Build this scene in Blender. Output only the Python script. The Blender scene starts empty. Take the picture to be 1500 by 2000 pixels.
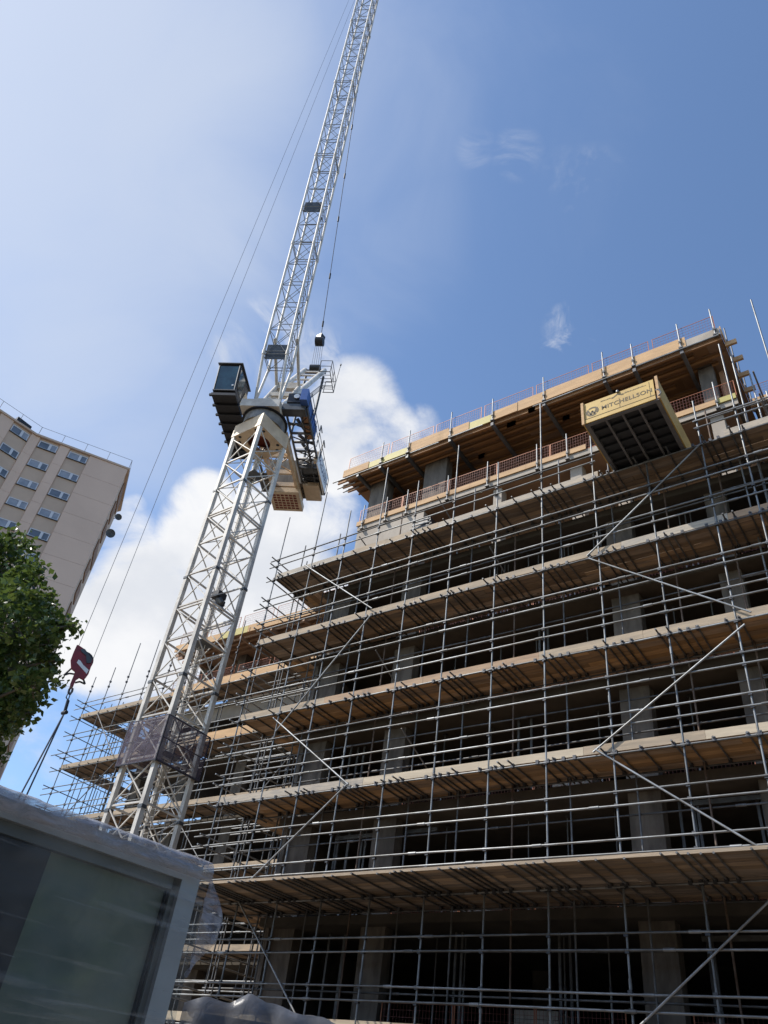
import bpy, math, random
import numpy as np
from mathutils import Vector, Matrix
random.seed(7)
S = bpy.context.scene
COL = S.collection
# ------------------------------------------------------------------ camera
F_PX = 1511.0                      # focal length in pixels of a 1500x2000 picture
CAM_Z = 1.6
Zc = np.array([278.0, -1838.0, F_PX]); Zc /= np.linalg.norm(Zc)
Lc = np.array([-2510.0, 863.0, F_PX]); Lc /= np.linalg.norm(Lc)
Xc = -Lc; Xc -= Xc.dot(Zc) * Zc; Xc /= np.linalg.norm(Xc)
Yc = np.cross(Zc, Xc)
R = np.array([Xc, Yc, Zc])         # rows: world axes in camera axes (right, down, forward)
cam_d = bpy.data.cameras.new('camera'); cam = bpy.data.objects.new('camera', cam_d); COL.objects.link(cam)
cam_d.sensor_fit = 'VERTICAL'; cam_d.sensor_height = 24.0; cam_d.lens = 24.0 * F_PX / 2000.0
cam_d.clip_start = 0.1; cam_d.clip_end = 5000.0
mw = Matrix.Identity(4)
for i in range(3):
    mw[i][0] = R[i, 0]; mw[i][1] = -R[i, 1]; mw[i][2] = -R[i, 2]
mw[2][3] = CAM_Z
cam.matrix_world = mw
S.camera = cam

def ray(u, v):
    return R @ np.array([u - 750.0, v - 1000.0, F_PX])
def dir_of(u, v):
    r = ray(u, v); return r / np.linalg.norm(r)
def at_dist(u, v, d):
    r = ray(u, v); t = d / math.hypot(r[0], r[1])
    return Vector((t * r[0], t * r[1], t * r[2] + CAM_Z))

# ------------------------------------------------------------------ world and sun
SUN = Vector((-0.50, -0.46, 0.73)).normalized()
SUN_STRENGTH = 4.4
SKY_STRENGTH = 0.15
w = bpy.data.worlds.new("World"); S.world = w; w.use_nodes = True
nt = w.node_tree; nt.nodes.clear()
def N(tree, kind, **kw):
    n = tree.nodes.new(kind)
    for k, v in kw.items():
        if k.startswith('_'): setattr(n, k[1:], v)
        else: n.inputs[k].default_value = v
    return n
def LK(tree, a, ai, b, bi): tree.links.new(a.outputs[ai], b.inputs[bi])
out = N(nt, 'ShaderNodeOutputWorld')
bg = N(nt, 'ShaderNodeBackground'); bg.inputs['Strength'].default_value = SKY_STRENGTH
sky = N(nt, 'ShaderNodeTexSky', _sky_type='NISHITA')
sky.sun_disc = False
sky.sun_elevation = math.asin(SUN.z)
sky.sun_rotation = math.atan2(SUN.x, SUN.y)
sky.altitude = 50; sky.air_density = 1.0; sky.dust_density = 1.0; sky.ozone_density = 2.0
tc = N(nt, 'ShaderNodeTexCoord')
def math_node(tree, op, a, b=None, clamp=False):
    m = tree.nodes.new('ShaderNodeMath'); m.operation = op; m.use_clamp = clamp
    for i, x in enumerate((a, b)):
        if x is None: continue
        if isinstance(x, (int, float)): m.inputs[i].default_value = x
        else: tree.links.new(x, m.inputs[i])
    return m.outputs[0]
def smooth(tree, x, lo, hi, a=0.0, b=1.0):
    m = tree.nodes.new('ShaderNodeMapRange'); m.interpolation_type = 'SMOOTHSTEP'
    m.inputs['From Min'].default_value = lo; m.inputs['From Max'].default_value = hi
    m.inputs['To Min'].default_value = a; m.inputs['To Max'].default_value = b
    tree.links.new(x, m.inputs['Value']); return m.outputs[0]
def noise(tree, vec, scale, detail=6, rough=0.55, dist=0.0):
    n = tree.nodes.new('ShaderNodeTexNoise'); n.inputs['Scale'].default_value = scale
    n.inputs['Detail'].default_value = detail; n.inputs['Roughness'].default_value = rough
    n.inputs['Distortion'].default_value = dist
    tree.links.new(vec, n.inputs['Vector']); return n.outputs[0]
VEC = tc.outputs['Generated']
# cloud banks: (direction from px, angular radius in degrees, weight)
def cloud_field(items):
    acc = None
    for (u, v, rad, wt) in items:
        dd = dir_of(u, v)
        vm = nt.nodes.new('ShaderNodeVectorMath'); vm.operation = 'DOT_PRODUCT'
        nt.links.new(VEC, vm.inputs[0]); vm.inputs[1].default_value = tuple(dd)
        m = smooth(nt, vm.outputs['Value'], math.cos(math.radians(rad)), math.cos(math.radians(rad * 0.25)), 0.0, wt)
        acc = m if acc is None else math_node(nt, 'MAXIMUM', acc, m)
    return acc
CUMULUS = [(300, 1210, 8.5, 1.0), (420, 1090, 6.5, 1.0), (200, 1240, 6.0, .95), (510, 1060, 6, .95), (560, 1180, 7, .95), (400, 980, 3.4, .8), (250, 1050, 3.5, .6),
           (690, 800, 5.4, .85), (745, 850, 4.6, .75), (640, 900, 4.5, .82), (560, 740, 4.6, .62), (470, 700, 3.6, .55), (815, 835, 3.0, .50), (640, 1010, 4, .6),
           (80, 1440, 3.6, .62), (120, 1480, 2.8, .6), (20, 1500, 2.5, .5), (260, 990, 1.5, .5),
           (350, 1390, 3.5, .55)]
WISPS = [(1140, 622, 2.0, 1.5), (1105, 640, 1.9, 1.5), (1095, 675, 1.6, 1.2), (1090, 715, 1.5, 1.0), (1150, 355, 2.6, .34), (1100, 335, 1.8, .2), (930, 290, 1.6, .28), (520, 650, 3.0, .8), (620, 690, 3.0, .9), (1010, 300, 2.0, .4)]
mp = N(nt, 'ShaderNodeMapping'); LK(nt, tc, 'Generated', mp, 'Vector'); mp.inputs['Scale'].default_value = (1, 1, 1.35)
MV = mp.outputs['Vector']
n1 = noise(nt, MV, 7.0, 12, 0.62, 0.5)
fld = math_node(nt, 'ADD', cloud_field(CUMULUS), math_node(nt, 'MULTIPLY', math_node(nt, 'SUBTRACT', n1, 0.5), 1.25))
dens0 = smooth(nt, fld, 0.34, 0.86, 0.0, 1.0)
nw = noise(nt, MV, 11.0, 9, 0.62, 1.2)
wisp = math_node(nt, 'MULTIPLY', cloud_field(WISPS), smooth(nt, nw, 0.47, 0.72, 0.0, 0.62))
dens = math_node(nt, 'MAXIMUM', dens0, wisp)
# thin high veil to the left
VEIL = [(30, 170, 27, .95), (0, 480, 20, .85), (160, 350, 20, .72), (480, 60, 20, .50), (200, 760, 14, .60), (560, 400, 16, .34)]
n2 = noise(nt, MV, 3.2, 7, 0.55, 0.8)
veil = smooth(nt, math_node(nt, 'ADD', cloud_field(VEIL), math_node(nt, 'MULTIPLY', math_node(nt, 'SUBTRACT', n2, 0.5), 0.85)), 0.06, 1.05, 0.0, 0.72)
# cloud brightness with greyer patches
n3 = noise(nt, MV, 6.5, 8, 0.55)
shade = smooth(nt, n3, 0.36, 0.66, 0.0, 1.0)
ccol = N(nt, 'ShaderNodeMix', _data_type='RGBA'); ccol.inputs['A'].default_value = (5.1, 5.3, 5.7, 1); ccol.inputs['B'].default_value = (6.3, 6.35, 6.5, 1)
nt.links.new(shade, ccol.inputs['Factor'])
mixv = N(nt, 'ShaderNodeMix', _data_type='RGBA'); mixv.inputs['B'].default_value = (4.5, 4.95, 5.8, 1)
nt.links.new(veil, mixv.inputs['Factor'])
tint = N(nt, 'ShaderNodeMix', _data_type='RGBA', _blend_type='MULTIPLY'); tint.inputs['Factor'].default_value = 1.0
tint.inputs['B'].default_value = (1.20, 1.32, 1.42, 1)
LK(nt, sky, 'Color', tint, 'A'); nt.links.new(tint.outputs['Result'], mixv.inputs['A'])
mixc = N(nt, 'ShaderNodeMix', _data_type='RGBA')
nt.links.new(mixv.outputs['Result'], mixc.inputs['A']); nt.links.new(ccol.outputs['Result'], mixc.inputs['B'])
nt.links.new(dens, mixc.inputs['Factor'])
nt.links.new(mixc.outputs['Result'], bg.inputs['Color']); LK(nt, bg, 'Background', out, 'Surface')
sd = bpy.data.lights.new('sun', 'SUN'); sd.energy = SUN_STRENGTH; sd.angle = math.radians(0.53); sd.color = (1.0, 0.94, 0.85)
so = bpy.data.objects.new('sun', sd); COL.objects.link(so); so.location = (-30, -30, 60)
so.rotation_euler = (-SUN).to_track_quat('-Z', 'Y').to_euler()
S.view_settings.view_transform = 'Standard'; S.view_settings.look = 'None'
S.view_settings.exposure = 0.0; S.view_settings.gamma = 1.0

# ------------------------------------------------------------------ mesh helpers
ROOTLOC = {}
def V(*a): return Vector(a)
class MB:
    def __init__(s): s.v = []; s.f = []; s.sm = False
    def quad(s, *p):
        b = len(s.v); s.v += [tuple(q) for q in p]; s.f.append(tuple(range(b, b + len(p)))); return s
    def hexa(s, c):     # 8 corners: 4 bottom ring, 4 top ring
        b = len(s.v); s.v += [tuple(q) for q in c]
        for f in ((3, 2, 1, 0), (4, 5, 6, 7), (0, 1, 5, 4), (1, 2, 6, 5), (2, 3, 7, 6), (3, 0, 4, 7)):
            s.f.append(tuple(b + i for i in f))
        return s
    def box(s, x0, x1, y0, y1, z0, z1):
        return s.hexa([(x0, y0, z0), (x1, y0, z0), (x1, y1, z0), (x0, y1, z0), (x0, y0, z1), (x1, y0, z1), (x1, y1, z1), (x0, y1, z1)])
    def bar(s, p, q, wd, ht=None, up=(0, 0, 1)):
        p = Vector(p); q = Vector(q); ht = wd if ht is None else ht
        d = (q - p).normalized(); u = Vector(up)
        if abs(d.dot(u)) > 0.98: u = Vector((1, 0, 0))
        a = d.cross(u).normalized(); b = a.cross(d).normalized()
        a = a * wd / 2; b = b * ht / 2
        return s.hexa([p - a - b, p + a - b, p + a + b, p - a + b, q - a - b, q + a - b, q + a + b, q - a + b])
    def tube(s, p, q, r, n=8, r2=None, cap=True):
        p = Vector(p); q = Vector(q); d = (q - p).normalized(); r2 = r if r2 is None else r2
        u = Vector((0, 0, 1)) if abs(d.z) < 0.95 else Vector((1, 0, 0))
        a = d.cross(u).normalized(); b = a.cross(d).normalized(); base = len(s.v)
        for (c, rr) in ((p, r), (q, r2)):
            for i in range(n):
                t = 2 * math.pi * i / n; s.v.append(tuple(c + a * math.cos(t) * rr + b * math.sin(t) * rr))
        for i in range(n):
            j = (i + 1) % n; s.f.append((base + i, base + n + i, base + n + j, base + j))
        if cap:
            s.f.append(tuple(base + i for i in range(n))); s.f.append(tuple(base + n + i for i in reversed(range(n))))
        s.sm = True
        return s
    def path(s, pts, r, n=6):
        for a, b in zip(pts[:-1], pts[1:]): s.tube(a, b, r, n)
        return s
    def poly_prism(s, pts, off):
        off = Vector(off); n = len(pts); b = len(s.v)
        s.v += [tuple(Vector(p)) for p in pts] + [tuple(Vector(p) + off) for p in pts]
        s.f.append(tuple(range(b, b + n))); s.f.append(tuple(reversed(range(b + n, b + 2 * n))))
        for i in range(n):
            j = (i + 1) % n; s.f.append((b + j, b + i, b + n + i, b + n + j))
        return s
    def mesh(s, name, m, off=(0, 0, 0)):
        me = bpy.data.meshes.new(name)
        o = off
        me.from_pydata([(x - o[0], y - o[1], z - o[2]) for x, y, z in s.v], [], s.f)
        me.materials.append(m)
        if s.sm:
            me.polygons.foreach_set('use_smooth', [len(p.vertices) == 4 for p in me.polygons])
            try: me.set_sharp_from_angle(angle=math.radians(50))
            except Exception: pass
        me.update(); return me
    def build(s, name, m, parent=None, loc=None):
        """parent given: vertices are world coordinates, object sits at the thing's origin"""
        if parent is not None:
            off = ROOTLOC[parent.name]
            o = bpy.data.objects.new(name, s.mesh(name, m, off)); COL.objects.link(o); o.parent = parent
            ROOTLOC[o.name] = off
        else:
            loc = loc or (0, 0, 0)
            o = bpy.data.objects.new(name, s.mesh(name, m, loc)); COL.objects.link(o); o.location = loc
            ROOTLOC[o.name] = tuple(loc)
        return o
def thing(name, loc, label, cat, group=None, kind=None):
    o = bpy.data.objects.new(name, None); COL.objects.link(o); o.location = loc; o.empty_display_size = 0.3
    ROOTLOC[o.name] = tuple(loc); return tag(o, label, cat, group, kind)
def tag(o, label=None, cat=None, group=None, kind=None):
    if label: o['label'] = label
    if cat: o['category'] = cat
    if group: o['group'] = group
    if kind: o['kind'] = kind
    return o
def inst(name, me, parent, loc):
    """part sharing mesh data, placed at world loc"""
    o = bpy.data.objects.new(name, me); COL.objects.link(o); o.parent = parent
    off = ROOTLOC[parent.name]; o.location = (loc[0] - off[0], loc[1] - off[1], loc[2] - off[2]); return o
def copy_tree(o, parent=None):
    c = o.copy(); COL.objects.link(c)
    if parent is not None: c.parent = parent
    for ch in list(o.children): copy_tree(ch, c)
    return c
def many(name, specs, m, parent, limit=100):
    """specs: list of (mesh builder, representative point); nearest ones parts of their own, the rest one part"""
    specs = sorted(specs, key=lambda t: (Vector(t[1]) - Vector((0, 0, CAM_Z))).length)
    for mb, _ in specs[:limit]: mb.build(name, m, parent)
    rest = MB(); rest.sm = True
    for mb, _ in specs[limit:]:
        b = len(rest.v); rest.v += mb.v; rest.f += [tuple(i + b for i in f) for f in mb.f]
    if rest.v: tag(rest.build(name, m, parent), kind='stuff')

# ------------------------------------------------------------------ materials
def mat(name, base, rough=0.7, metal=0.0, var=0.0, vscale=3.0, base2=None, island=0.0, bump=0.0, bscale=20.0, stretch=None, spec=0.5, hue=None):
    m = bpy.data.materials.new(name); m.use_nodes = True; t = m.node_tree
    p = t.nodes['Principled BSDF']; p.inputs['Roughness'].default_value = rough; p.inputs['Metallic'].default_value = metal
    p.inputs['Specular IOR Level'].default_value = spec
    p.inputs['Base Color'].default_value = (*base, 1)
    tcn = t.nodes.new('ShaderNodeTexCoord'); vec = tcn.outputs['Object']
    if stretch:
        mpn = t.nodes.new('ShaderNodeMapping'); mpn.inputs['Scale'].default_value = stretch
        t.links.new(vec, mpn.inputs['Vector']); vec = mpn.outputs['Vector']
    colr = None
    if base2 or var:
        b2 = base2 or tuple(c * (1 - var) for c in base)
        f = smooth(t, noise(t, vec, vscale, 6, 0.6, 0.3), 0.32, 0.68)
        mx = t.nodes.new('ShaderNodeMix'); mx.data_type = 'RGBA'; mx.inputs['A'].default_value = (*base, 1); mx.inputs['B'].default_value = (*b2, 1)
        t.links.new(f, mx.inputs['Factor']); colr = mx.outputs['Result']
    if island:
        g = t.nodes.new('ShaderNodeNewGeometry')
        sc = smooth(t, g.outputs['Random Per Island'], 0, 1, 1 - island, 1 + island * 0.55)
        hs = t.nodes.new('ShaderNodeHueSaturation')
        t.links.new(sc, hs.inputs['Value'])
        sat = smooth(t, math_node(t, 'FRACT', math_node(t, 'MULTIPLY', g.outputs['Random Per Island'], 7.3)), 0, 1, 0.82, 1.15)
        t.links.new(sat, hs.inputs['Saturation'])
        if colr is None: hs.inputs['Color'].default_value = (*base, 1)
        else: t.links.new(colr, hs.inputs['Color'])
        colr = hs.outputs['Color']
    if colr is not None: t.links.new(colr, p.inputs['Base Color'])
    if bump:
        bn = t.nodes.new('ShaderNodeBump'); bn.inputs['Strength'].default_value = bump; bn.inputs['Distance'].default_value = 0.02
        t.links.new(noise(t, vec, bscale, 6, 0.6), bn.inputs['Height']); t.links.new(bn.outputs['Normal'], p.inputs['Normal'])
    return m
M = {}
M['galv'] = mat('galvanised steel', (.29, .30, .305), .46, .5, .45, 2.0, base2=(.17, .165, .155), island=.35)
M['tube_rust'] = mat('rusty scaffold tube', (.20, .15, .115), .7, .3, .4, 3.0, base2=(.10, .06, .04))
M['galv_dull'] = mat('dull galvanised steel', (.17, .172, .175), .55, .45, .4, 3.0, base2=(.10, .095, .09), island=.4)
M['coupler'] = mat('steel coupler', (.10, .10, .105), .5, .6, .4, 9)
M['board'] = mat('weathered scaffold board', (.48, .39, .28), .8, 0, base2=(.35, .30, .24), vscale=2.2, island=.28, stretch=(1, 8, 8), bump=.3, bscale=9)
M['toe'] = mat('toe board', (.46, .335, .205), .8, 0, base2=(.33, .25, .165), vscale=1.3, island=.5, stretch=(.8, 6, 6), bump=.25, bscale=6)
M['toe_o'] = mat('orange brown toe board', (.45, .275, .14), .8, 0, base2=(.33, .20, .11), vscale=1.3, island=.3, stretch=(.8, 6, 6))
M['toe_l'] = mat('pale toe board', (.58, .46, .30), .8, 0, base2=(.46, .36, .24), vscale=1.3, island=.25, stretch=(.8, 6, 6))
M['deck'] = mat('deck boards', (.36, .26, .175), .85, 0, base2=(.22, .17, .13), vscale=1.4, island=.4, stretch=(.8, 6, 6), bump=.3, bscale=7)
M['deck2'] = mat('new deck boards', (.45, .29, .16), .85, 0, base2=(.30, .20, .12), vscale=1.4, island=.35, stretch=(.8, 6, 6), bump=.3, bscale=7)
M['timber'] = mat('formwork timber', (.60, .345, .13), .75, 0, base2=(.48, .27, .10), vscale=1.2, island=.25, stretch=(.8, 5, 5), bump=.2)
M['timber_y'] = mat('yellow film faced timber', (.50, .42, .13), .6, 0, .15, 2)
M['ply'] = mat('shuttering plywood', (.36, .20, .10), .7, 0, base2=(.27, .15, .08), vscale=.9, island=.3)
M['ply_o'] = mat('orange plywood', (.48, .22, .08), .7, 0, base2=(.36, .17, .07), vscale=1.2, island=.2)
M['concrete'] = mat('concrete', (.19, .16, .13), .85, 0, base2=(.095, .08, .065), vscale=1.6, stretch=(1.6, 1.6, .5), bump=.25, bscale=8)
M['concrete_l'] = mat('fresh concrete', (.46, .40, .33), .85, 0, base2=(.35, .30, .245), vscale=.8, bump=.25, bscale=8)
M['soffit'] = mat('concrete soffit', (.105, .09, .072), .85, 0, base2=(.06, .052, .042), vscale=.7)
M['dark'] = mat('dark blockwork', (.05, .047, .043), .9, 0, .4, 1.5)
M['orange'] = mat('orange barrier paint', (.42, .14, .06), .5, .1, .2, 5)
M['redmesh'] = mat('red barrier mesh', (.26, .085, .065), .5, .1, .2, 5)
M['mast'] = mat('cream grey crane paint', (.66, .61, .53), .5, 0, base2=(.44, .395, .34), vscale=1.6, bump=.08, bscale=6)
M['jib'] = mat('white crane paint', (.76, .71, .63), .45, 0, base2=(.56, .51, .44), vscale=1.5)
M['cream'] = mat('cream crane paint', (.68, .52, .34), .5, 0, base2=(.50, .37, .24), vscale=1.1)
M['rust'] = mat('red oxide', (.28, .06, .035), .6, 0, .4, 4)
M['blue'] = mat('blue crane housing', (.055, .13, .38), .45, 0, .25, 1.5)
M['black'] = mat('black steel', (.025, .025, .028), .45, .2, .3, 4)
M['grey'] = mat('dark grey steel', (.10, .105, .11), .5, .3, .35, 2.5)
M['white'] = mat('white board', (.88, .86, .83), .5, 0, .1, 2)
M['navy'] = mat('navy lettering', (.03, .035, .10), .5)
M['red'] = mat('red hook block paint', (.27, .018, .025), .4, .1, base2=(.17, .02, .022), vscale=3)
M['rope'] = mat('wire rope', (.10, .10, .115), .5, .5)
M['yellow'] = mat('yellow platform panel', (.60, .40, .11), .55, 0, base2=(.47, .30, .085), vscale=1.6, bump=.1)
M['platframe'] = mat('grey platform frame', (.17, .165, .17), .6, .1, .3, 2)
M['platfloor'] = mat('dark platform floor', (.035, .037, .042), .6, .1, .3, 2)
M['ink'] = mat('faded dark lettering', (.13, .10, .06), .7)
M['bark'] = mat('bark', (.16, .13, .09), .9, 0, .4, 5, bump=.5)
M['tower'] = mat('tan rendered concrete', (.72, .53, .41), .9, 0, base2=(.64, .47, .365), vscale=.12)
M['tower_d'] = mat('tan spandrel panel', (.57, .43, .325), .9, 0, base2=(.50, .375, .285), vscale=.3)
M['brown'] = mat('brown balcony panel', (.30, .17, .10), .8, 0, .3, 1)
M['frame'] = mat('white window frame', (.60, .61, .64), .5)
M['asphalt'] = mat('site ground', (.25, .205, .155), .95, 0, base2=(.19, .155, .12), vscale=.4, bump=.4)
M['alu'] = mat('grey aluminium frame', (.40, .41, .41), .45, .2, .15, 3)
def glass_mat(name, col, rough=0.08, var=(.1, .12, .14), vs=.8):
    m = mat(name, col, rough, 0, base2=var, vscale=vs, spec=.8); return m
M['glass'] = glass_mat('window glass', (.07, .085, .10), .06, (.16, .18, .22), .35)
M['curtain'] = glass_mat('glass over pale blind', (.33, .35, .39), .1, (.20, .22, .26), .7)
M['cabglass'] = glass_mat('tinted cab glass', (.035, .09, .11), .05, (.012, .03, .04), 1.2)
def leaf_mat():
    m = bpy.data.materials.new('plane tree leaves'); m.use_nodes = True; t = m.node_tree
    p = t.nodes['Principled BSDF']; o = t.nodes['Material Output']
    g = t.nodes.new('ShaderNodeNewGeometry')
    cr = t.nodes.new('ShaderNodeValToRGB'); cr.color_ramp.elements[0].color = (.035, .075, .018, 1); cr.color_ramp.elements[1].color = (.19, .24, .06, 1)
    e = cr.color_ramp.elements.new(.6); e.color = (.085, .135, .032, 1)
    t.links.new(g.outputs['Random Per Island'], cr.inputs['Fac']); t.links.new(cr.outputs['Color'], p.inputs['Base Color'])
    p.inputs['Roughness'].default_value = .30
    tr = t.nodes.new('ShaderNodeBsdfTranslucent'); tr.inputs['Color'].default_value = (.14, .20, .04, 1)
    mx = t.nodes.new('ShaderNodeMixShader'); mx.inputs[0].default_value = .28
    t.links.new(p.outputs[0], mx.inputs[1]); t.links.new(tr.outputs[0], mx.inputs[2]); t.links.new(mx.outputs[0], o.inputs['Surface'])
    return m
M['leaf'] = leaf_mat()
def film_mat(name, lo, hi, scale, stretch, col=(.62, .66, .72), rough=.28, flo=.40, fhi=.75, op=0.0):
    """thin see-through plastic: clear where smooth, milky along its stretch creases"""
    m = bpy.data.materials.new(name); m.use_nodes = True; t = m.node_tree
    p = t.nodes['Principled BSDF']; o = t.nodes['Material Output']
    p.inputs['Base Color'].default_value = (*col, 1); p.inputs['Roughness'].default_value = rough
    tcn = t.nodes.new('ShaderNodeTexCoord'); mpn = t.nodes.new('ShaderNodeMapping'); mpn.inputs['Scale'].default_value = stretch
    mpn.inputs['Rotation'].default_value = (math.radians(6), 0, 0)
    t.links.new(tcn.outputs['Object'], mpn.inputs['Vector'])
    f1 = smooth(t, noise(t, mpn.outputs['Vector'], scale, 7, .62, .8), flo, fhi, lo, hi)
    mp2 = t.nodes.new('ShaderNodeMapping'); mp2.inputs['Scale'].default_value = (2, 3.0, 30); mp2.inputs['Rotation'].default_value = (math.radians(-38), 0, 0)
    t.links.new(tcn.outputs['Object'], mp2.inputs['Vector'])
    f2 = smooth(t, noise(t, mp2.outputs['Vector'], 1.3, 8, .7, 1.5), .60, .74, 0.0, hi)
    f3 = smooth(t, noise(t, tcn.outputs['Object'], 2.2, 4, .5, .5), .35, .7, 0.0, hi * .45)
    f = math_node(t, 'MAXIMUM', math_node(t, 'MAXIMUM', f1, f2), f3)
    tr = t.nodes.new('ShaderNodeBsdfTransparent'); tr.inputs['Color'].default_value = (.93, .95, .96, 1)
    mx = t.nodes.new('ShaderNodeMixShader'); t.links.new(f, mx.inputs[0]); t.links.new(tr.outputs[0], mx.inputs[1]); t.links.new(p.outputs[0], mx.inputs[2])
    bn = t.nodes.new('ShaderNodeBump'); bn.inputs['Strength'].default_value = .6; bn.inputs['Distance'].default_value = .01
    t.links.new(noise(t, mpn.outputs['Vector'], scale * 1.5, 6, .6, .5), bn.inputs['Height']); t.links.new(bn.outputs['Normal'], p.inputs['Normal'])
    t.links.new(mx.outputs[0], o.inputs['Surface']); return m
M['film'] = film_mat('stretch film', .03, .50, 1.0, (1.0, 1.0, 26), col=(.40, .41, .40), rough=.2, flo=.47, fhi=.75)
M['film_top'] = film_mat('draped film', .30, .85, 5.0, (1, 2.5, 9), col=(.36, .37, .42), rough=.22, flo=.35, fhi=.65)
M['drum'] = mat('worn grey drum', (.26, .245, .225), .55, .2, base2=(.14, .13, .12), vscale=2.5)
def net_mat():
    m = bpy.data.materials.new('purple grey debris netting'); m.use_nodes = True; t = m.node_tree
    p = t.nodes['Principled BSDF']; o = t.nodes['Material Output']; p.inputs['Base Color'].default_value = (.13, .105, .14, 1); p.inputs['Roughness'].default_value = .9
    tr = t.nodes.new('ShaderNodeBsdfTransparent'); mx = t.nodes.new('ShaderNodeMixShader')
    tcn = t.nodes.new('ShaderNodeTexCoord'); f = smooth(t, noise(t, tcn.outputs['Object'], 2.5, 4, .6), .3, .7, .16, .40)
    t.links.new(f, mx.inputs[0]); t.links.new(tr.outputs[0], mx.inputs[1]); t.links.new(p.outputs[0], mx.inputs[2]); t.links.new(mx.outputs[0], o.inputs['Surface'])
    return m
M['net'] = net_mat()

# ------------------------------------------------------------------ ground
g = MB(); g.quad((-400, -300, 0), (400, -300, 0), (400, 500, 0), (-400, 500, 0))
tag(g.build('ground', M['asphalt']), kind='structure')

# added tree belt behind the viewer, blocks low sky light and reflects in glass
tb_ = MB(); from mathutils import noise as mn
pth = [(-55, -9), (-40, -14), (-20, -16), (0, -16), (14, -13), (21, -4), (24, 8), (26, 15)]
pp_ = []
for (x0, y0), (x1, y1) in zip(pth[:-1], pth[1:]):
    for k in range(12): pp_.append((x0 + (x1 - x0) * k / 12, y0 + (y1 - y0) * k / 12))
pp_.append(pth[-1]); nz = 18
for i, (x, y) in enumerate(pp_):
    top = 12.5 + 3.5 * mn.noise(Vector((x * .12, y * .12, 0)))
    for k in range(nz + 1):
        t = k / nz; a = math.pi * t; rr = 2.0 * math.sin(a) + 1.4 * mn.noise(Vector((x * .5, y * .5, k * .9)))
        n_ = Vector((x, y, 0)).normalized(); tb_.v.append((x - n_.x * rr, y - n_.y * rr, max(0.0, top * t + .5 * mn.noise(Vector((x, y, k))))))
for i in range(len(pp_) - 1):
    for k in range(nz):
        a = i * (nz + 1) + k; tb_.f.append((a, a + 1, a + nz + 2, a + nz + 1))
tag(tb_.build('added_tree_belt', mat('added belt foliage', (.05, .085, .02), .9, 0, base2=(.015, .03, .008), vscale=1.2, bump=1, bscale=3)), kind='stuff')

# ------------------------------------------------------------------ the concrete building
DZ = [3.60, 6.65, 9.70, 12.68, 15.78, 18.85]      # scaffold decks and floors
SL5 = 21.90; ROOF = 24.95
bld = thing('concrete_frame_building', (-5, 24, 0), 'unfinished concrete block with open dark floors and timber formwork roof behind the large scaffold', 'building')
WY = 19.62
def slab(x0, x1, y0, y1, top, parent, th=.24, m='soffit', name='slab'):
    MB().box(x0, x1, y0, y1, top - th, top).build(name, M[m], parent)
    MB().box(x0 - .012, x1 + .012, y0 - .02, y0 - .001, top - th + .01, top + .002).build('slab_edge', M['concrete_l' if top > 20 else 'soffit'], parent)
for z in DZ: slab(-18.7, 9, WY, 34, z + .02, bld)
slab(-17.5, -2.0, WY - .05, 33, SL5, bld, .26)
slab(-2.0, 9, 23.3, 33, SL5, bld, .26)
BASE = [0.0] + DZ
for i, z in enumerate(DZ):
    z0 = BASE[i] + .02 if i else 0.0; z1 = z - .22
    for cx in (-18.1, -14.6, -6.45, -3.35, 1.2, 5.0):
        wdt = 1.1 if cx == -18.1 else (.86 if cx in (-14.6, -6.45) else .62)
        MB().box(cx - wdt / 2, cx + wdt / 2, 19.95, 20.35, z0, z1).build('column', M['concrete'], bld)
    for cx in (-12, -8.5, -2, 3):
        MB().box(cx - .3, cx + .3, 25.5, 25.9, z0, z1).build('column', M['concrete'], bld)
MB().box(-18.68, -18.45, 19.8, 34, 0, DZ[5] - .22).build('end_wall', M['concrete'], bld)
MB().box(8.7, 8.9, 19.8, 34, 0, DZ[5] - .22).build('end_wall', M['concrete'], bld)
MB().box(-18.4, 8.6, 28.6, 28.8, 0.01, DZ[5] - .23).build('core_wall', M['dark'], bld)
MB().box(-17.3, -2.4, 27.6, 27.8, DZ[5] + .03, ROOF - .5).build('core_wall', M['ply'], bld)
# partition studs and lintels of the facade lining
lin = []
for (z0, z1, xs) in ((DZ[1], DZ[2], [-17.0, -16.85, -16.6, -16.4, -16.0, -15.8, -5.75, -5.45, -5.3, -3.9, -3.75, -3.55, -2.3, -2.15, -1.9, -1.75, -1.5]),
                     (DZ[0], DZ[1], [-5.6, -5.45, -3.0, -2.9, -16.6, -16.3, -16.1, -12.2, -12.0, -9.2, -9.0]),
                     (DZ[2], DZ[3], [-16.9, -16.7, -16.45, -10.4, -10.0]), (DZ[3], DZ[4], [-9.6, -9.3, -17.2]),):
    for x in xs:
        y = 20.5 + random.random() * .4
        lin.append((MB().box(x - .035, x + .035, y, y + .05, z0 + .03, z1 - .25), (x, y, z0)))
many('stud', lin, M['galv_dull'], bld)
for (x0, x1, z) in ((-5.6, -1.4, 9.2), (-5.6, -1.0, 6.1), (-16.9, -13.0, 9.15)):
    MB().box(x0, x1, 20.45, 20.5, z, z + .12).build('lining_track', M['galv_dull'], bld)
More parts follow.
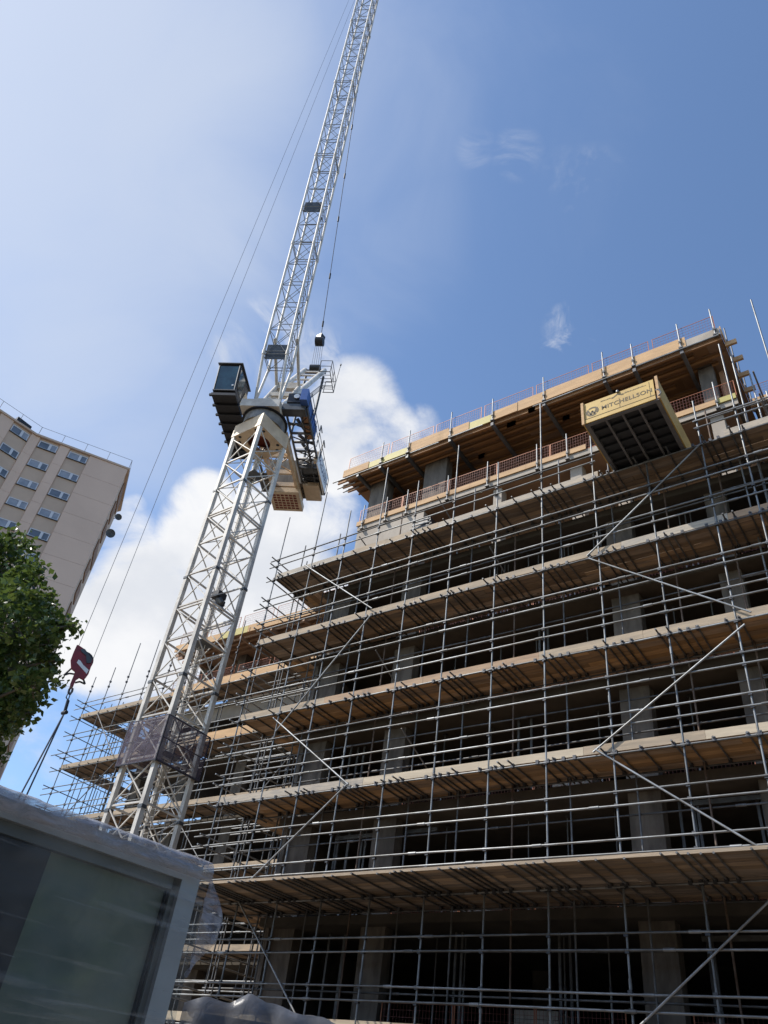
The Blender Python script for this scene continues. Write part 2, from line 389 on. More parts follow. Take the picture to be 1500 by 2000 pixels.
# wall strip between deck five and slab five, at the left part
MB().box(-17.52, -14.15, WY - .02, 20.0, DZ[5] + .03, SL5 - .27).build('wall', M['concrete_l'], bld)
for z in (19.45, 19.75, 20.1): MB().box(-17.54, -14.6, WY - .09, WY - .021, z, z + .13).build('waler', M['timber'], bld)
MB().box(-8.0, -7.55, 19.9, 20.3, DZ[5] + .03, SL5 - .27).build('column', M['concrete_l'], bld)
for cx, ww in ((-10.9, .35), (-2.75, .42), (-6.1, .4)):
    MB().box(cx - ww / 2, cx + ww / 2, 19.75, 20.15, DZ[5] + .03, SL5 - .27).build('column', M['concrete_l'], bld)
MB().box(-14.1, -2.2, 22.4, 22.55, DZ[5] + .03, SL5 - .27).build('wall', M['ply'], bld)
MB().box(-17.4, -2.1, WY + .02, 27.5, SL5 - .30, SL5 - .265).build('soffit_formwork', M['ply'], bld)
# top storey columns
for cx, ww in ((-16.95, .95), (-14.0, 1.1), (-2.83, .5), (-8.2, .5)):
    yy = 19.9 if ww > .6 else 20.1
    if cx == -8.2: yy = 23.5
    MB().box(cx - ww / 2, cx + ww / 2, yy, yy + .45, SL5 + .01, ROOF - .36).build('column', M['concrete'], bld)
MB().box(-17.2, -16.9, 20.9, 24.0, SL5 + .01, ROOF - .36).build('wall_panel', M['ply_o'], bld)
MB().box(-2.45, -2.3, 20.4, 24.0, SL5 + .01, ROOF - .6).build('wall_panel', M['ply_o'], bld)
# roof formwork
rx0, rx1 = -18.42, -1.95
sof = MB()
x = rx0 + .05
while x < rx1 - .1:
    y = 19.03; x2 = min(x + 1.22, rx1 - .02)
    while y < 27.4:
        sof.box(x + .002, x2 - .002, y + .002, y + 2.438, ROOF - .272, ROOF - .252); y += 2.44
    x += 1.22
sof.build('soffit_formwork', M['ply'], bld)
MB().box(rx0 + .02, rx1 - .02, 19.08, 33, ROOF - .25, ROOF).build('roof_slab', M['concrete'], bld)
segs = [(-18.42, -17.0, 'timber', .40), (-17.0, -16.1, 'timber_y', .33), (-16.1, -14.9, 'timber_y', .36), (-14.9, -12.9, 'timber', .58), (-12.9, -11.9, 'timber', .45),
        (-11.9, -10.85, 'timber_y', .40), (-10.85, -9.7, 'timber', .5), (-9.7, -8.5, 'timber', .55), (-8.5, -6.2, 'timber', .56), (-6.2, -5.0, 'timber', .6), (-5.0, -3.1, 'timber', .52), (-3.1, -1.95, 'concrete_l', .34)]
for i, (a, b, m_, h) in enumerate(segs):
    yo = .02 * (i % 2)
    MB().box(a, b - .006, 18.98 + yo, 19.02 + yo, ROOF - .29, ROOF - .29 + h).build('edge_board', M[m_], bld)
beams = [(19.10, rx0 - .35, -9.0), (19.10, -9.3, rx1), (19.42, rx0 - .3, -10), (19.42, -10.4, -3), (19.74, rx0 - .25, -6), (19.74, -6.2, rx1 - .1), (20.10, rx0 + .1, -8), (20.10, -8.3, rx1 - .4), (20.5, rx0 + .6, -12), (20.5, -12.3, -4), (21.0, -17, -3), (21.6, -17, -3), (22.3, -17, -3), (23.1, -17, -3), (24.0, -17, -3), (25, -17, -3)]
for (y, a, b) in beams:
    bm_ = MB(); bm_.box(a, b, y, y + .08, ROOF - .315, ROOF - .275); bm_.box(a, b, y + .027, y + .053, ROOF - .43, ROOF - .3155); bm_.box(a, b, y, y + .08, ROOF - .47, ROOF - .4305)
    bm_.build('formwork_beam', M['ply'], bld)
POSTX = [-18.3, -17.4, -16.29, -14.88, -12.77, -10.8, -8.55, -6.11, -4.99, -3.28, -2.1]
for x in POSTX[2:-1] + [-17.5]:
    MB().box(x - .06, x + .06, 18.93, 21.3, ROOF - .64, ROOF - .475).build('bracket', M['platframe' if x > -11 else 'grey'], bld)
for (a, b, y, z) in ((-18.9, -14.9, 18.93, 24.47), (-14.7, -13.3, 18.93, 24.5), (-12.8, -11.2, 18.9, 24.5), (-6.9, -5.1, 18.9, 24.47), (-4.9, -2.0, 18.9, 24.5), (-9.0, -6.9, 18.92, 24.47), (-18.9, -17.9, 19.3, 24.4), (-18.8, -17.9, 19.6, 24.4), (-18.0, -17.0, 20.5, 23.2), (-18.0, -17.0, 20.7, 23.15)):
    MB().tube((a, y, z), (b, y, z), .03, 8).build('edge_tube', M['galv'], bld)
# right hand return edge of the roof
for y in (19.4, 20.2, 21.0, 21.8, 22.6):
    MB().box(-1.93, -1.55, y, y + .09, ROOF - .55, ROOF - .35).build('beam_end', M['timber'], bld)
    MB().tube((-1.86, y + .3, ROOF - .6), (-1.86, y + .3, ROOF + .75), .026, 8).build('edge_post', M['galv_dull'], bld)
MB().box(-1.94, -1.90, 19.05, 23.2, ROOF - .29, ROOF + .15).build('edge_board', M['timber'], bld)
# right hand set-back storey
MB().box(-1.9, 9, 23.1, 33, ROOF - .02, ROOF + .22).build('roof_slab', M['concrete'], bld)
MB().box(-1.88, 9, 23.02, 23.08, ROOF - .10, ROOF + .25).build('edge_board', M['timber'], bld)
MB().box(-1.85, 9, 23.15, 32, ROOF - .06, ROOF - .03).build('soffit_formwork', M['ply'], bld)
for cx in (1.5, 5.5): MB().box(cx - .3, cx + .3, 23.8, 24.3, DZ[5] + .03, SL5 - .27).build('column', M['concrete'], bld)
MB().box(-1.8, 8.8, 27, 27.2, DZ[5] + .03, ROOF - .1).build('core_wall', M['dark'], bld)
# slab five edge
for i, (a, b, m_) in enumerate(((-17.55, -16.0, 'timber'), (-16.0, -14.3, 'timber'), (-14.3, -12.0, 'timber'), (-12.0, -9.6, 'timber'), (-9.6, -7.2, 'timber'), (-4.0, -2.6, 'timber'), (-2.6, -2.0, 'timber_y'))):
    MB().box(a, b - .006, WY - .13, WY - .09, SL5 - .02, SL5 + .21).build('edge_board', M[m_], bld)

# ------------------------------------------------------------------ wing further back to the left
wing = thing('building_wing', (-28, 30, 0), 'lower set-back wing of the concrete building behind the crane mast', 'building')
WX0 = -36.6; W2 = 25.85
for z in DZ: slab(WX0, -18.9, W2, 38, z + .02, wing)
for i, z in enumerate(DZ):
    z0 = BASE[i] + .02 if i else 0.0
    for cx in (-36.1, -32.4, -28.3, -24.0, -20.4):
        MB().box(cx - .35, cx + .35, W2 + .3, W2 + .7, z0, z - .22).build('column', M['concrete'], wing)
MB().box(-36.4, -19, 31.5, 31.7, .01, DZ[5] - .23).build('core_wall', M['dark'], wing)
MB().box(-34.0, -19, W2 - 1.2, 38, SL5 + .18, SL5 + .42).build('roof_slab', M['concrete'], wing)
MB().box(-34.05, -19, W2 - 1.35, 36, SL5 + .13, SL5 + .16).build('soffit_formwork', M['ply'], wing)
for i, (a, b, m_) in enumerate(((-34.1, -32, 'timber'), (-32, -30.4, 'timber'), (-30.4, -28.4, 'timber_y'), (-28.4, -26.2, 'timber'), (-26.2, -23.8, 'timber'), (-23.8, -21.4, 'timber'), (-21.4, -19, 'timber'))):
    MB().box(a, b - .01, W2 - 1.42, W2 - 1.37, SL5 + .10, SL5 + .52).build('edge_board', M[m_], wing)
for y in (24.7, 25.0, 25.4, 25.8): MB().box(-34.4, -19, y, y + .08, SL5 - .05, SL5 + .125).build('formwork_beam', M['ply'], wing)
for x in (-33.2, -31, -28.8, -26.6, -24.4, -22.2): MB().box(x - .06, x + .06, 24.42, 26.6, SL5 - .22, SL5 - .06).build('bracket', M['ply'], wing)
for cx in (-33.4, -30.4, -26.6, -22.5): MB().box(cx - .3, cx + .3, 26.3, 26.8, DZ[5] + .03, SL5 + .12).build('column', M['concrete'], wing)
MB().box(-33.6, -19, 29.5, 29.7, DZ[5] + .03, SL5 + .1).build('core_wall', M['ply'], wing)
MB().box(-35.5, -24.0, W2 - .03, W2 + .1, DZ[5] - .95, DZ[5] - .24).build('upstand', M['concrete_l'], wing)

# ------------------------------------------------------------------ scaffolds
TR = .0262
def ledger(mb, a, b, joints=True):
    """a run of coupled tubes, each a little out of line with the next, sleeves at the joints"""
    a = Vector(a); b = Vector(b); L = (b - a).length; d = (b - a) / L
    t = 0.0; p = a + V(0, 0, random.uniform(-.012, .012)); first = True
    while t < L - .05:
        t2 = min(L, t + (random.uniform(1.8, 6.0) if first else random.choice((4.9, 6.4, 6.4, 3.6)))); first = False
        if L - t2 < .5: t2 = L
        q = a + d * t2 + V(0, random.uniform(-.008, .008), random.uniform(-.022, .022))
        mb.tube(p, q, TR, 8)
        if joints and t2 < L: mb.tube(q - d * .12, q + d * .12, TR + .014, 8)
        p = q; t = t2
    return mb
def deck_boards(mb, x0, x1, y0, y1, z, along='x'):
    """boards running along one axis, five millimetre gaps"""
    L0, L1, W0, Wd1 = (x0, x1, y0, y1) if along == 'x' else (y0, y1, x0, x1)
    n = max(1, int(round((Wd1 - W0) / .235))); wv = (Wd1 - W0) / n
    for i in range(n):
        t = L0 + random.uniform(-3.0, 0)
        while t < L1:
            a = max(t, L0); b = min(t + 3.9, L1); dz = random.uniform(0, .012)
            g0 = random.uniform(.003, .016)
            if b - a > .15:
                c0 = W0 + i * wv + g0; c1 = W0 + (i + 1) * wv - .003
                if along == 'x': mb.box(a + .004, b - .004, c0, c1, z + dz, z + .038 + dz)
                else: mb.box(c0, c1, a + .004, b - .004, z + dz, z + .038 + dz)
            t += 3.9
    return mb

scf = thing('scaffold', (-9, 18.6, 0), 'large silver tube scaffold of timber decks covering the front of the concrete building', 'scaffold')
XS = [-20.12, -18.2, -16.65, -15.03, -13.38, -11.68, -9.96, -8.27, -6.48, -4.78, -3.10, -1.97, -0.72, .7, 2.2, 3.8]
TOP = {-20.12: 22.2, -18.2: 22.9, -16.65: 21.3, -15.03: 23.0, -13.38: 21.6, -11.68: 22.75, -9.96: 21.1, -8.27: 23.35, -6.48: 21.5, -4.78: 18.8, -3.10: 20.8, -1.97: 22.95, -0.72: 24.5, .7: 22, 2.2: 22, 3.8: 22}
for x in XS:
    mb = MB(); lean = random.uniform(-.03, .03)
    mb.tube((x, 18.0, 0), (x + lean, 18.0, TOP[x]), TR, 10)
    z = random.uniform(3, 6)
    while z < TOP[x] - 1: mb.tube((x + lean * z / TOP[x], 18, z - .1), (x + lean * z / TOP[x], 18, z + .1), TR + .011, 8); z += 6.4
    mb.build('standard', M['galv'], scf)
    top = DZ[5] + random.choice((.5, 1.3, 2.6, 1.9))
    MB().tube((x + .12, 19.2, 0), (x + .12, 19.2, top), TR, 8).build('standard', M[random.choice(('galv_dull', 'galv_dull', 'tube_rust'))], scf)
RELS = (0.0, .70, 1.02, 1.78, 2.10)
coup = []
cm = MB().box(-.045, .045, -.05, .04, -.045, .045)
RX = 4.2
for i, z in enumerate(DZ):
    for r in RELS:
        if i == 5 and r > 1.5: continue
        if i == 5: xa, xb = -20.5, RX
        else: xa, xb = -20.3 - random.choice((0, .1, .5)), RX
        zz = z + r; yb = 17.945 if r else 17.95
        breaks = []
        if i == 5 and r: parts_ = [(xa, -6.35), (-3.2, xb)]
        else: parts_ = [(xa, xb)]
        for a, b in parts_:
            mb = MB(); ledger(mb, (a, yb, zz + random.uniform(-.02, .02)), (b, yb, zz + random.uniform(-.02, .02))); mb.build('ledger', M[random.choice(('galv', 'galv', 'galv', 'galv_dull', 'galv'))], scf)
        for x in XS:
            if i == 5 and r and -6.4 < x < -3.3: continue
            coup.append((x, 17.985, zz))
    for r in (0.0, 1.05, 2.05):
        if i == 5 and r: continue
        mb = MB(); ledger(mb, (-20.2, 19.26, z + r + random.uniform(-.06, .06)), (RX, 19.26, z + r + random.uniform(-.06, .06)), True); mb.build('ledger', M['galv_dull'], scf)
coup.sort(key=lambda c: Vector(c).length)
cme = cm.mesh('coupler', M['coupler'])
for c in coup[:100]: inst('coupler', cme, scf, c)
rest = MB()
for c in coup[100:]: rest.box(c[0] - .045, c[0] + .045, c[1] - .05, c[1] + .04, c[2] - .045, c[2] + .045)
tag(rest.build('coupler', M['coupler'], scf), kind='stuff')
# transoms
tr_specs = []
for i, z in enumerate(DZ):
    xs = []
    for a, b in zip(XS[:-1], XS[1:]):
        n = 1 if b - a < 1.3 else 2
        xs += [a + .09] + [a + (b - a) * k / (n + .3) for k in range(1, n + 1)]
        if random.random() < .7: xs += [a + .28, a + .5]
    y0 = 16.18 if i == 1 else 17.86
    for x in xs:
        x += random.uniform(-.04, .04)
        tr_specs.append((MB().tube((x, y0 + random.choice((-.02, 0, .03, .05, -.1, -.22 if i > 1 else -.05)), z + .055), (x + random.uniform(-.02, .02), 19.62 + random.uniform(-.1, .3), z + .055), .024, 8), (x, 18.7, z)))
many('transom', tr_specs, M['galv_dull'], scf)
pc_ = MB()
for _, (x, y, z) in tr_specs:
    for yy in (17.95, 19.26): pc_.box(x - .04, x + .04, yy - .05, yy + .05, z - .03, z + .078)
tag(pc_.build('putlog_coupler', M['coupler'], scf), kind='stuff')
# decks, toe boards
for i, z in enumerate(DZ):
    y0 = 16.3 if i == 1 else 18.06
    deck_boards(MB(), -20.1, RX, y0, 19.59, z + .083).build('deck', M['deck2' if i in (2, 3) else 'deck'], scf)
    if i != 1:
        t = -20.1 + random.uniform(-.1, 0); k = 0
        while t < RX:
            L = random.choice((3.9, 3.0, 3.9, 3.3)); yo = .003 * (k % 2)
            if i == 5 and -6.1 < t + L * .5 < -2.6: t += L; continue
            MB().box(t, min(t + L - .006, RX), 17.995 - yo, 18.033 - yo, z + .075, z + .300 + random.uniform(-.01, .012)).build('toe_board', M[random.choice(('toe', 'toe', 'board', 'toe_o' if i in (3, 4) else 'toe_l'))], scf); t += L; k += 1
MB().box(-20.1, RX, 16.262, 16.296, DZ[1] + .07, DZ[1] + .14).build('edge_board', M['toe'], scf)
# raking braces, zigzag
BR = [((-18.45, 19.07), (-14.7, 16.04)), ((-14.7, 15.76), (-18.07, 12.0)), ((-18.33, 12.53), (-14.6, 9.8)), ((-14.6, 9.85), (-18.16, 6.98)), ((-18.2, 6.8), (-14.85, 3.6)),
      ((-3.1, 18.8), (-6.8, 15.82)), ((-6.75, 15.72), (-2.7, 12.8)), ((-2.9, 12.5), (-6.95, 9.78)), ((-6.9, 9.85), (-3.2, 7.05)), ((-3.3, 6.4), (-6.5, 3.9))]
for (a, za), (b, zb) in BR:
    MB().tube((a, 17.89, za), (b, 17.89, zb), TR, 8).build('brace', M['galv'], scf)
for (x, z, dy) in ((-16.0, 18.9, 2.2), (-12.5, 19.6, 1.4), (-14.4, 13.5, 1.2), (-13.0, 10.5, 1.4), (-10.2, 16.5, 1.3)):
    MB().tube((x, 18.05, z + .9), (x + .15, 18.05 + dy, z + .15), .024, 8).build('brace', M['galv_dull'], scf)
# left return of the scaffold
for y in (19.6, 21.2, 22.9):
    MB().tube((-20.12, y, 0), (-20.12, y, 21.4 + random.uniform(-.6, 1.3)), TR, 8).build('standard', M['galv_dull'], scf)
    MB().tube((-18.9, y + .1, 0), (-18.9, y + .1, 20.5), TR, 8).build('standard', M['galv_dull'], scf)
for i, z in enumerate(DZ):
    deck_boards(MB(), -20.08, -18.85, 19.6, 24.0, z + .083, 'y').build('deck', M['deck2'], scf)
    for r in (0, .70, 1.02, 1.78, 2.10):
        if i == 5 and r > 1.5: continue
        MB().tube((-20.17, 17.6, z + r - .05), (-20.17, 24.0, z + r - .05), TR, 8).build('ledger', M['galv'], scf)
    MB().box(-20.11, -20.07, 18.1, 24.0, z + .08, z + .30).build('toe_board', M['toe'], scf)
    for y in (20.4, 22.2, 23.6): MB().tube((-20.3, y, z + .055), (-18.7, y, z + .055), .024, 8).build('transom', M['galv_dull'], scf)
# corner clutter at the right hand return
for (x, y, t0, t1) in ((-1.85, 19.5, 14, 24.6), (-1.5, 20.3, 14, 23.6), (-1.3, 21.2, 14, 22.6), (-2.3, 19.1, 3, 20), (-1.1, 19.3, 3, 21.5), (-.2, 20.2, 12, 21.5)):
    MB().tube((x, y, t0), (x, y, t1), TR, 8).build('standard', M['galv'], scf)
for z in DZ[2:]:
    for r in (.7, 1.02, 2.0): MB().tube((-1.2, 17.7, z + r), (-1.2, 22.5, z + r), TR, 8).build('ledger', M['galv_dull'], scf)
    MB().tube((-2.9, 18.9, z + 1.9), (.3, 19.0, z + 1.95), TR, 8).build('ledger', M['galv_dull'], scf)

# wing scaffold
scw = thing('scaffold', (-30, 24.9, 0), 'farther left scaffold of tubes and boards wrapping the set-back wing behind the crane mast', 'scaffold')
YW = 24.2
XW = [-40.6, -38.9, -37.3, -35.5, -33.7, -32.0, -30.3, -28.5, -26.7, -25.0, -23.3, -21.6]
tops = [21.6, 21.9, 23.2, 23.0, 21.4, 21.6, 20.6, 22.6, 20.9, 20.6, 20.4, 20.4]
for x, t in zip(XW, tops):
    MB().tube((x, YW, 0), (x + random.uniform(-.03, .03), YW, t), TR, 8).build('standard', M['galv_dull'], scw)
    MB().tube((x + .1, YW + 1.25, 0), (x + .1, YW + 1.25, 20.2 if x < -34.5 else 18.6), TR, 8).build('standard', M['galv_dull'], scw)
for i, z in enumerate(DZ):
    for r in RELS:
        if i == 5 and r > 1.5: continue
        xb = -20.2 if (i < 5 or r < .5) else -33.0
        mb = MB(); ledger(mb, (-41.0 - random.choice((0, .5, 1.0)), YW - .05, z + r), (xb, YW - .05, z + r)); mb.build('ledger', M['galv'], scw)
        if r != 1.78:
            MB().tube((-40.65, YW - .6, z + r - .05), (-40.65, 31.2, z + r - .05), TR, 8).build('ledger', M['galv_dull'], scw)
    MB().tube((-40.6, YW + 1.3, z), (-20.2, YW + 1.3, z), TR, 8).build('ledger', M['galv_dull'], scw)
    MB().tube((-40.6, YW + 1.3, z + 1.0), (-34.2, YW + 1.3, z + 1.0), TR, 8).build('ledger', M['galv_dull'], scw)
    deck_boards(MB(), -40.55, -20.25, YW + .06, YW + 1.5, z + .083).build('deck', M['deck'], scw)
    deck_boards(MB(), -40.55, -39.2, YW + 1.55, 31.0, z + .083, 'y').build('deck', M['deck'], scw)
    MB().tube((-39.2, 25.6, z), (-39.2, 31.2, z), TR, 8).build('ledger', M['galv_dull'], scw)
    t = -40.6; k = 0
    while t < -20.3:
        L = random.choice((3.9, 3.0, 3.9)); yo = .003 * (k % 2)
        e = min(t + L - .008, -20.3)
        m_ = 'timber' if (i == 5 and t > -33) or (i == 4 and -31 < t < -27) else 'toe'
        MB().box(t, e, YW - .012 - yo, YW + .026 - yo, z + .075, z + (.30 if m_ == 'toe' else .5)).build('toe_board', M[m_], scw); t += L; k += 1
sp = []
for i, z in enumerate(DZ):
    for x in XW[:-1]:
        for dx in (.1, .9):
            sp.append((MB().tube((x + dx, YW - .15, z + .055), (x + dx, YW + 1.7, z + .055), .024, 6), (x, YW, z)))
    for y in (26.5, 28, 29.6):
        sp.append((MB().tube((-40.8, y, z + .055), (-39.0, y, z + .055), .024, 6), (-40, y, z)))
many('transom', sp, M['galv_dull'], scw, 90)
for y in (25.9, 27.5, 29.3, 31.0):
    MB().tube((-40.6, y, 0), (-40.6, y, 20.6), TR, 8).build('standard', M['galv_dull'], scw)
    MB().tube((-39.2, y, 0), (-39.2, y, 19.9), TR, 8).build('standard', M['galv_dull'], scw)
sp = []
for i, z in enumerate(DZ):
    for x in XW:
        for r in RELS: sp.append((MB().box(x - .045, x + .045, YW - .06, YW + .04, z + r - .05, z + r + .05), (x, YW, z + r)))
many('coupler', sp, M['coupler'], scw, 95)
# dense guard tubes and uprights seen behind the mast
sp = []
for z in DZ[1:5]:
    for k in range(7):
        x = -23.4 + k * .38
        sp.append((MB().tube((x, 25.0, z + .1), (x, 25.0, z + 2.0), .022, 6), (x, 25, z)))
    for r in (1.35, 1.6, 2.35): sp.append((MB().tube((-25.5, 23.9, z + r), (-20.4, 23.9, z + r), .024, 6), (-23, 24, z)))
    for x in (-37.6, -37.9, -36.9): sp.append((MB().tube((x, 25.2, z - 1), (x, 25.2, z + 2.0), .024, 6), (x, 25, z)))
many('tie_tube', sp, M['galv'], scw)
for a, b in (((-38.9, 18.9), (-36, 16)), ((-38.8, 12.7), (-35.6, 15.6)), ((-30, 6.7), (-26.8, 9.6)), ((-26.8, 9.8), (-30, 12.6)), ((-24.8, 12.5), (-22, 15.6))):
    MB().tube((a[0], YW - .1, a[1]), (b[0], YW - .1, b[1]), TR, 8).build('brace', M['galv_dull'], scw)

# lone standard at the far right is part of the run above (x = -0.72)

# ------------------------------------------------------------------ edge barriers
def barrier_proto(wd=2.2, ht=.95, pm='orange', rm='redmesh', wire=.006, step=.10):
    o = thing('edge_barrier', (0, 0, 0), 'x', 'barrier')
    f = MB()
    for x in (-wd / 2 + .015, wd / 2 - .015): f.box(x - .012, x + .012, -.012, .012, 0, ht)
    f.box(-wd / 2 + .03, wd / 2 - .03, -.008, .008, ht - .018, ht); f.box(-wd / 2 + .03, wd / 2 - .03, -.012, .012, .0, .025)
    f.build('frame', M[pm], o)
    m_ = MB(); n = int(wd / step)
    for k in range(1, n):
        x = -wd / 2 + wd * k / n; m_.box(x - wire / 2, x + wire / 2, -.003, .003, .026, ht - .031)
    for k in range(1, 6):
        z = ht * k / 6; m_.box(-wd / 2 + .03, wd / 2 - .03, .0035, .0035 + wire, z - wire / 2, z + wire / 2)
    m_.build('mesh_infill', M[rm], o)
    return o
BP = barrier_proto()
bcount = 0
ORD = ['first', 'second', 'third', 'fourth', 'fifth', 'sixth', 'seventh', 'eighth', 'ninth', 'tenth', 'eleventh', 'twelfth']
FLOORN = {3.62: 'first floor', 6.67: 'second floor', 9.72: 'third floor', 12.70: 'fourth floor', 15.80: 'fifth floor'}
def barrier_row(x0, n, y, z, where, group, wd=2.22, sc=1.0):
    global bcount
    for k in range(n):
        o = BP if bcount == 0 else copy_tree(BP)
        bcount += 1
        o.location = (x0 + wd * (k + .5), y, z); o.scale = (1, 1, sc)
        o['label'] = 'orange mesh barrier %s, %s from left' % (where, ORD[k]); o['group'] = group
barrier_row(-18.3, 7, 19.06, 24.93, 'on the formwork roof edge', 'mesh barriers on the roof edge', 2.33, .92)
barrier_row(-17.5, 7, 19.57, 21.93, 'on the top open storey edge', 'mesh barriers on the top storey', 2.22, .9)
barrier_row(-1.8, 3, 23.15, 25.2, 'on the set-back right roof', 'mesh barriers on the right roof', 2.3, .85)
barrier_row(-34.0, 6, 24.5, 22.34, 'on the set-back wing roof', 'mesh barriers on the wing roof', 2.45, .9)
barrier_row(-33.2, 5, 24.3, 19.05, 'on the wing top deck', 'mesh barriers on the wing deck', 2.45, .9)
for z in (3.62, 6.67, 9.72, 12.70, 15.80):
    barrier_row(-13.9, 3, 19.75, z, 'on the %s left of the middle column' % FLOORN[z], 'mesh barriers on the open floors')
    barrier_row(-5.8, 1, 19.75, z, 'on the %s just right of middle column' % FLOORN[z], 'mesh barriers on the open floors')
    barrier_row(-2.9, 2, 19.75, z, 'on the %s near the right column' % FLOORN[z], 'mesh barriers on the open floors')
# steel posts that hold the edge barriers
def post(x, y, z, h, label, group):
    t = thing('edge_post', (x, y, z), label, 'post', group)
    MB().tube((x, y, z - .3), (x, y, z + h), .027, 8).build('tube', M['galv'], t)
    MB().box(x - .07, x + .07, y - .05, y + .12, z - .36, z - .30).build('clamp', M['galv_dull'], t); MB().box(x - .045, x + .045, y - .04, y + .04, z - .08, z + .02).build('clamp', M['galv_dull'], t)
for k, x in enumerate(POSTX[2:]):
    post(x, 18.94, 24.95, 1.02 + .1 * ((k * 7) % 3 - 1), 'silver post holding the roof edge barrier, %s from the left' % ORD[k], 'posts on the roof edge')
for k, x in enumerate((-17.2, -16.0, -14.95, -13.0, -11.2, -9.1, -7.9, -2.6)):
    post(x, 19.44, 21.95, .95, 'silver post clamped to the top storey edge board, %s from the left' % ORD[k], 'posts on the top storey edge')

# ------------------------------------------------------------------ steel props standing on the floors
PP = thing('steel_prop', (0, 0, 0), 'x', 'prop')
MB().tube((0, 0, .02), (0, 0, 1.6), .030, 8).build('outer_tube', M['galv'], PP)
MB().tube((0, 0, 1.6), (0, 0, 2.76), .023, 8).build('inner_tube', M['galv_dull'], PP)
MB().box(-.07, .07, -.07, .07, 0, .012).build('plate', M['galv_dull'], PP); MB().box(-.07, .07, -.07, .07, 2.765, 2.775).build('plate', M['galv_dull'], PP)
b = MB(); b.tube((0, 0, 1.53), (0, 0, 1.62), .045, 8); b.build('collar', M['coupler'], PP)
prop_sets = [('fifth floor', 15.80, 'bundle left of the middle column', [-11.55, -11.4, -11.25, -11.1, -10.95, -10.8], 20.6, .98),
             ('fifth floor', 15.80, 'pair right of the bundle', [-9.9, -9.55], 20.4, .98),
             ('fifth floor', 15.80, 'trio before the middle column', [-8.75, -8.6, -8.45, -8.3], 20.5, .98),
             ('fifth floor', 15.80, 'cluster beside the middle column', [-7.35, -7.22, -7.1], 20.0, .98),
             ('fifth floor', 15.80, 'cluster left of the right column', [-4.6, -4.4, -4.25], 20.4, .98),
             ('top storey', 21.91, 'under the formwork roof', [-12.0, -10.0, -9.0, -7.0, -5.5, -4.0, -15.6], 21.6, .94),
             ('fifth deck level', 18.88, 'in the recess behind the top deck', [-13.2, -12.2, -9.5, -8.9, -6.9, -5.2], 20.8, .97),
             ('fourth floor', 12.71, 'row along the open edge', [-13.0, -11.2, -9.9, -8.1, -5.3, -4.2], 20.9, .96),
             ('third floor', 9.73, 'row along the open edge', [-13.2, -11.5, -8.9, -7.9, -5.2], 20.9, .96),
             ('second floor', 6.68, 'row along the open edge', [-12.9, -12.6, -10.2, -9.0, -7.6], 20.9, .98),
             ('first floor', 3.63, 'row along the open edge', [-13.0, -12.1, -9.2, -8.0], 20.9, .98)]
pc = 0
for fl, z, where, xs, y, sc in prop_sets:
    for k, x in enumerate(xs):
        o = PP if pc == 0 else copy_tree(PP)
        pc += 1
        o.location = (x, y + random.uniform(-.05, .05), z); o.scale = (1, 1, sc)
        o['label'] = 'steel prop on the %s, %s in %s' % (fl, ORD[k], where) if 'under' not in where and 'in the' not in where else 'steel prop on %s %s, %s from left' % (fl, where, ORD[k])
        o['group'] = 'steel props between the floors'

# pallets of blocks waiting on the floors
BLK = thing('block_pallet', (0, 0, 0), 'x', 'blocks')
b = MB()
for i_ in range(4):
    for j_ in range(5): b.box(-.62 + i_ * .31, -.325 + i_ * .31, -.35, .35, .13 + j_ * .2, .32 + j_ * .2)
b.build('blocks', M['concrete_l'], BLK)
b = MB(); [b.box(-.6, .6, y_, y_ + .1, 0.0, .12) for y_ in (-.35, -.05, .25)]; b.build('pallet_base', M['toe'], BLK)
for k, (x, z, fl, wh) in enumerate(((-12.2, 6.68, 'second', 'left bay'), (-9.0, 9.73, 'third', 'middle bay'), (-13.0, 12.71, 'fourth', 'left bay'), (-5.0, 12.71, 'fourth', 'right bay'), (-10.2, 3.63, 'first', 'middle bay'))):
    o = BLK if k == 0 else copy_tree(BLK)
    o.location = (x, 21.7, z); o['label'] = 'pallet of pale blocks in shadow on the %s floor, %s' % (fl, wh); o['group'] = 'block pallets on the floors'
# stack of dark boards / boxes on the top deck
t = thing('crate_stack', (-13.2, 18.6, 19.0), 'dark stack of crates and pipes standing on the top scaffold deck', 'crates')
b = MB(); b.hexa([(-13.5, 18.35, 19.0), (-12.7, 18.35, 19.0), (-12.7, 18.9, 19.0), (-13.5, 18.9, 19.0), (-13.45, 18.35, 19.95), (-12.95, 18.35, 19.95), (-12.95, 18.9, 19.95), (-13.45, 18.9, 19.95)]); b.build('crate', M['black'], t)
for k in range(5): MB().tube((-13.62, 18.22, 19.1 + k * .16), (-12.9, 18.3, 19.14 + k * .16), .03, 8).build('pipe', M['galv'], t)

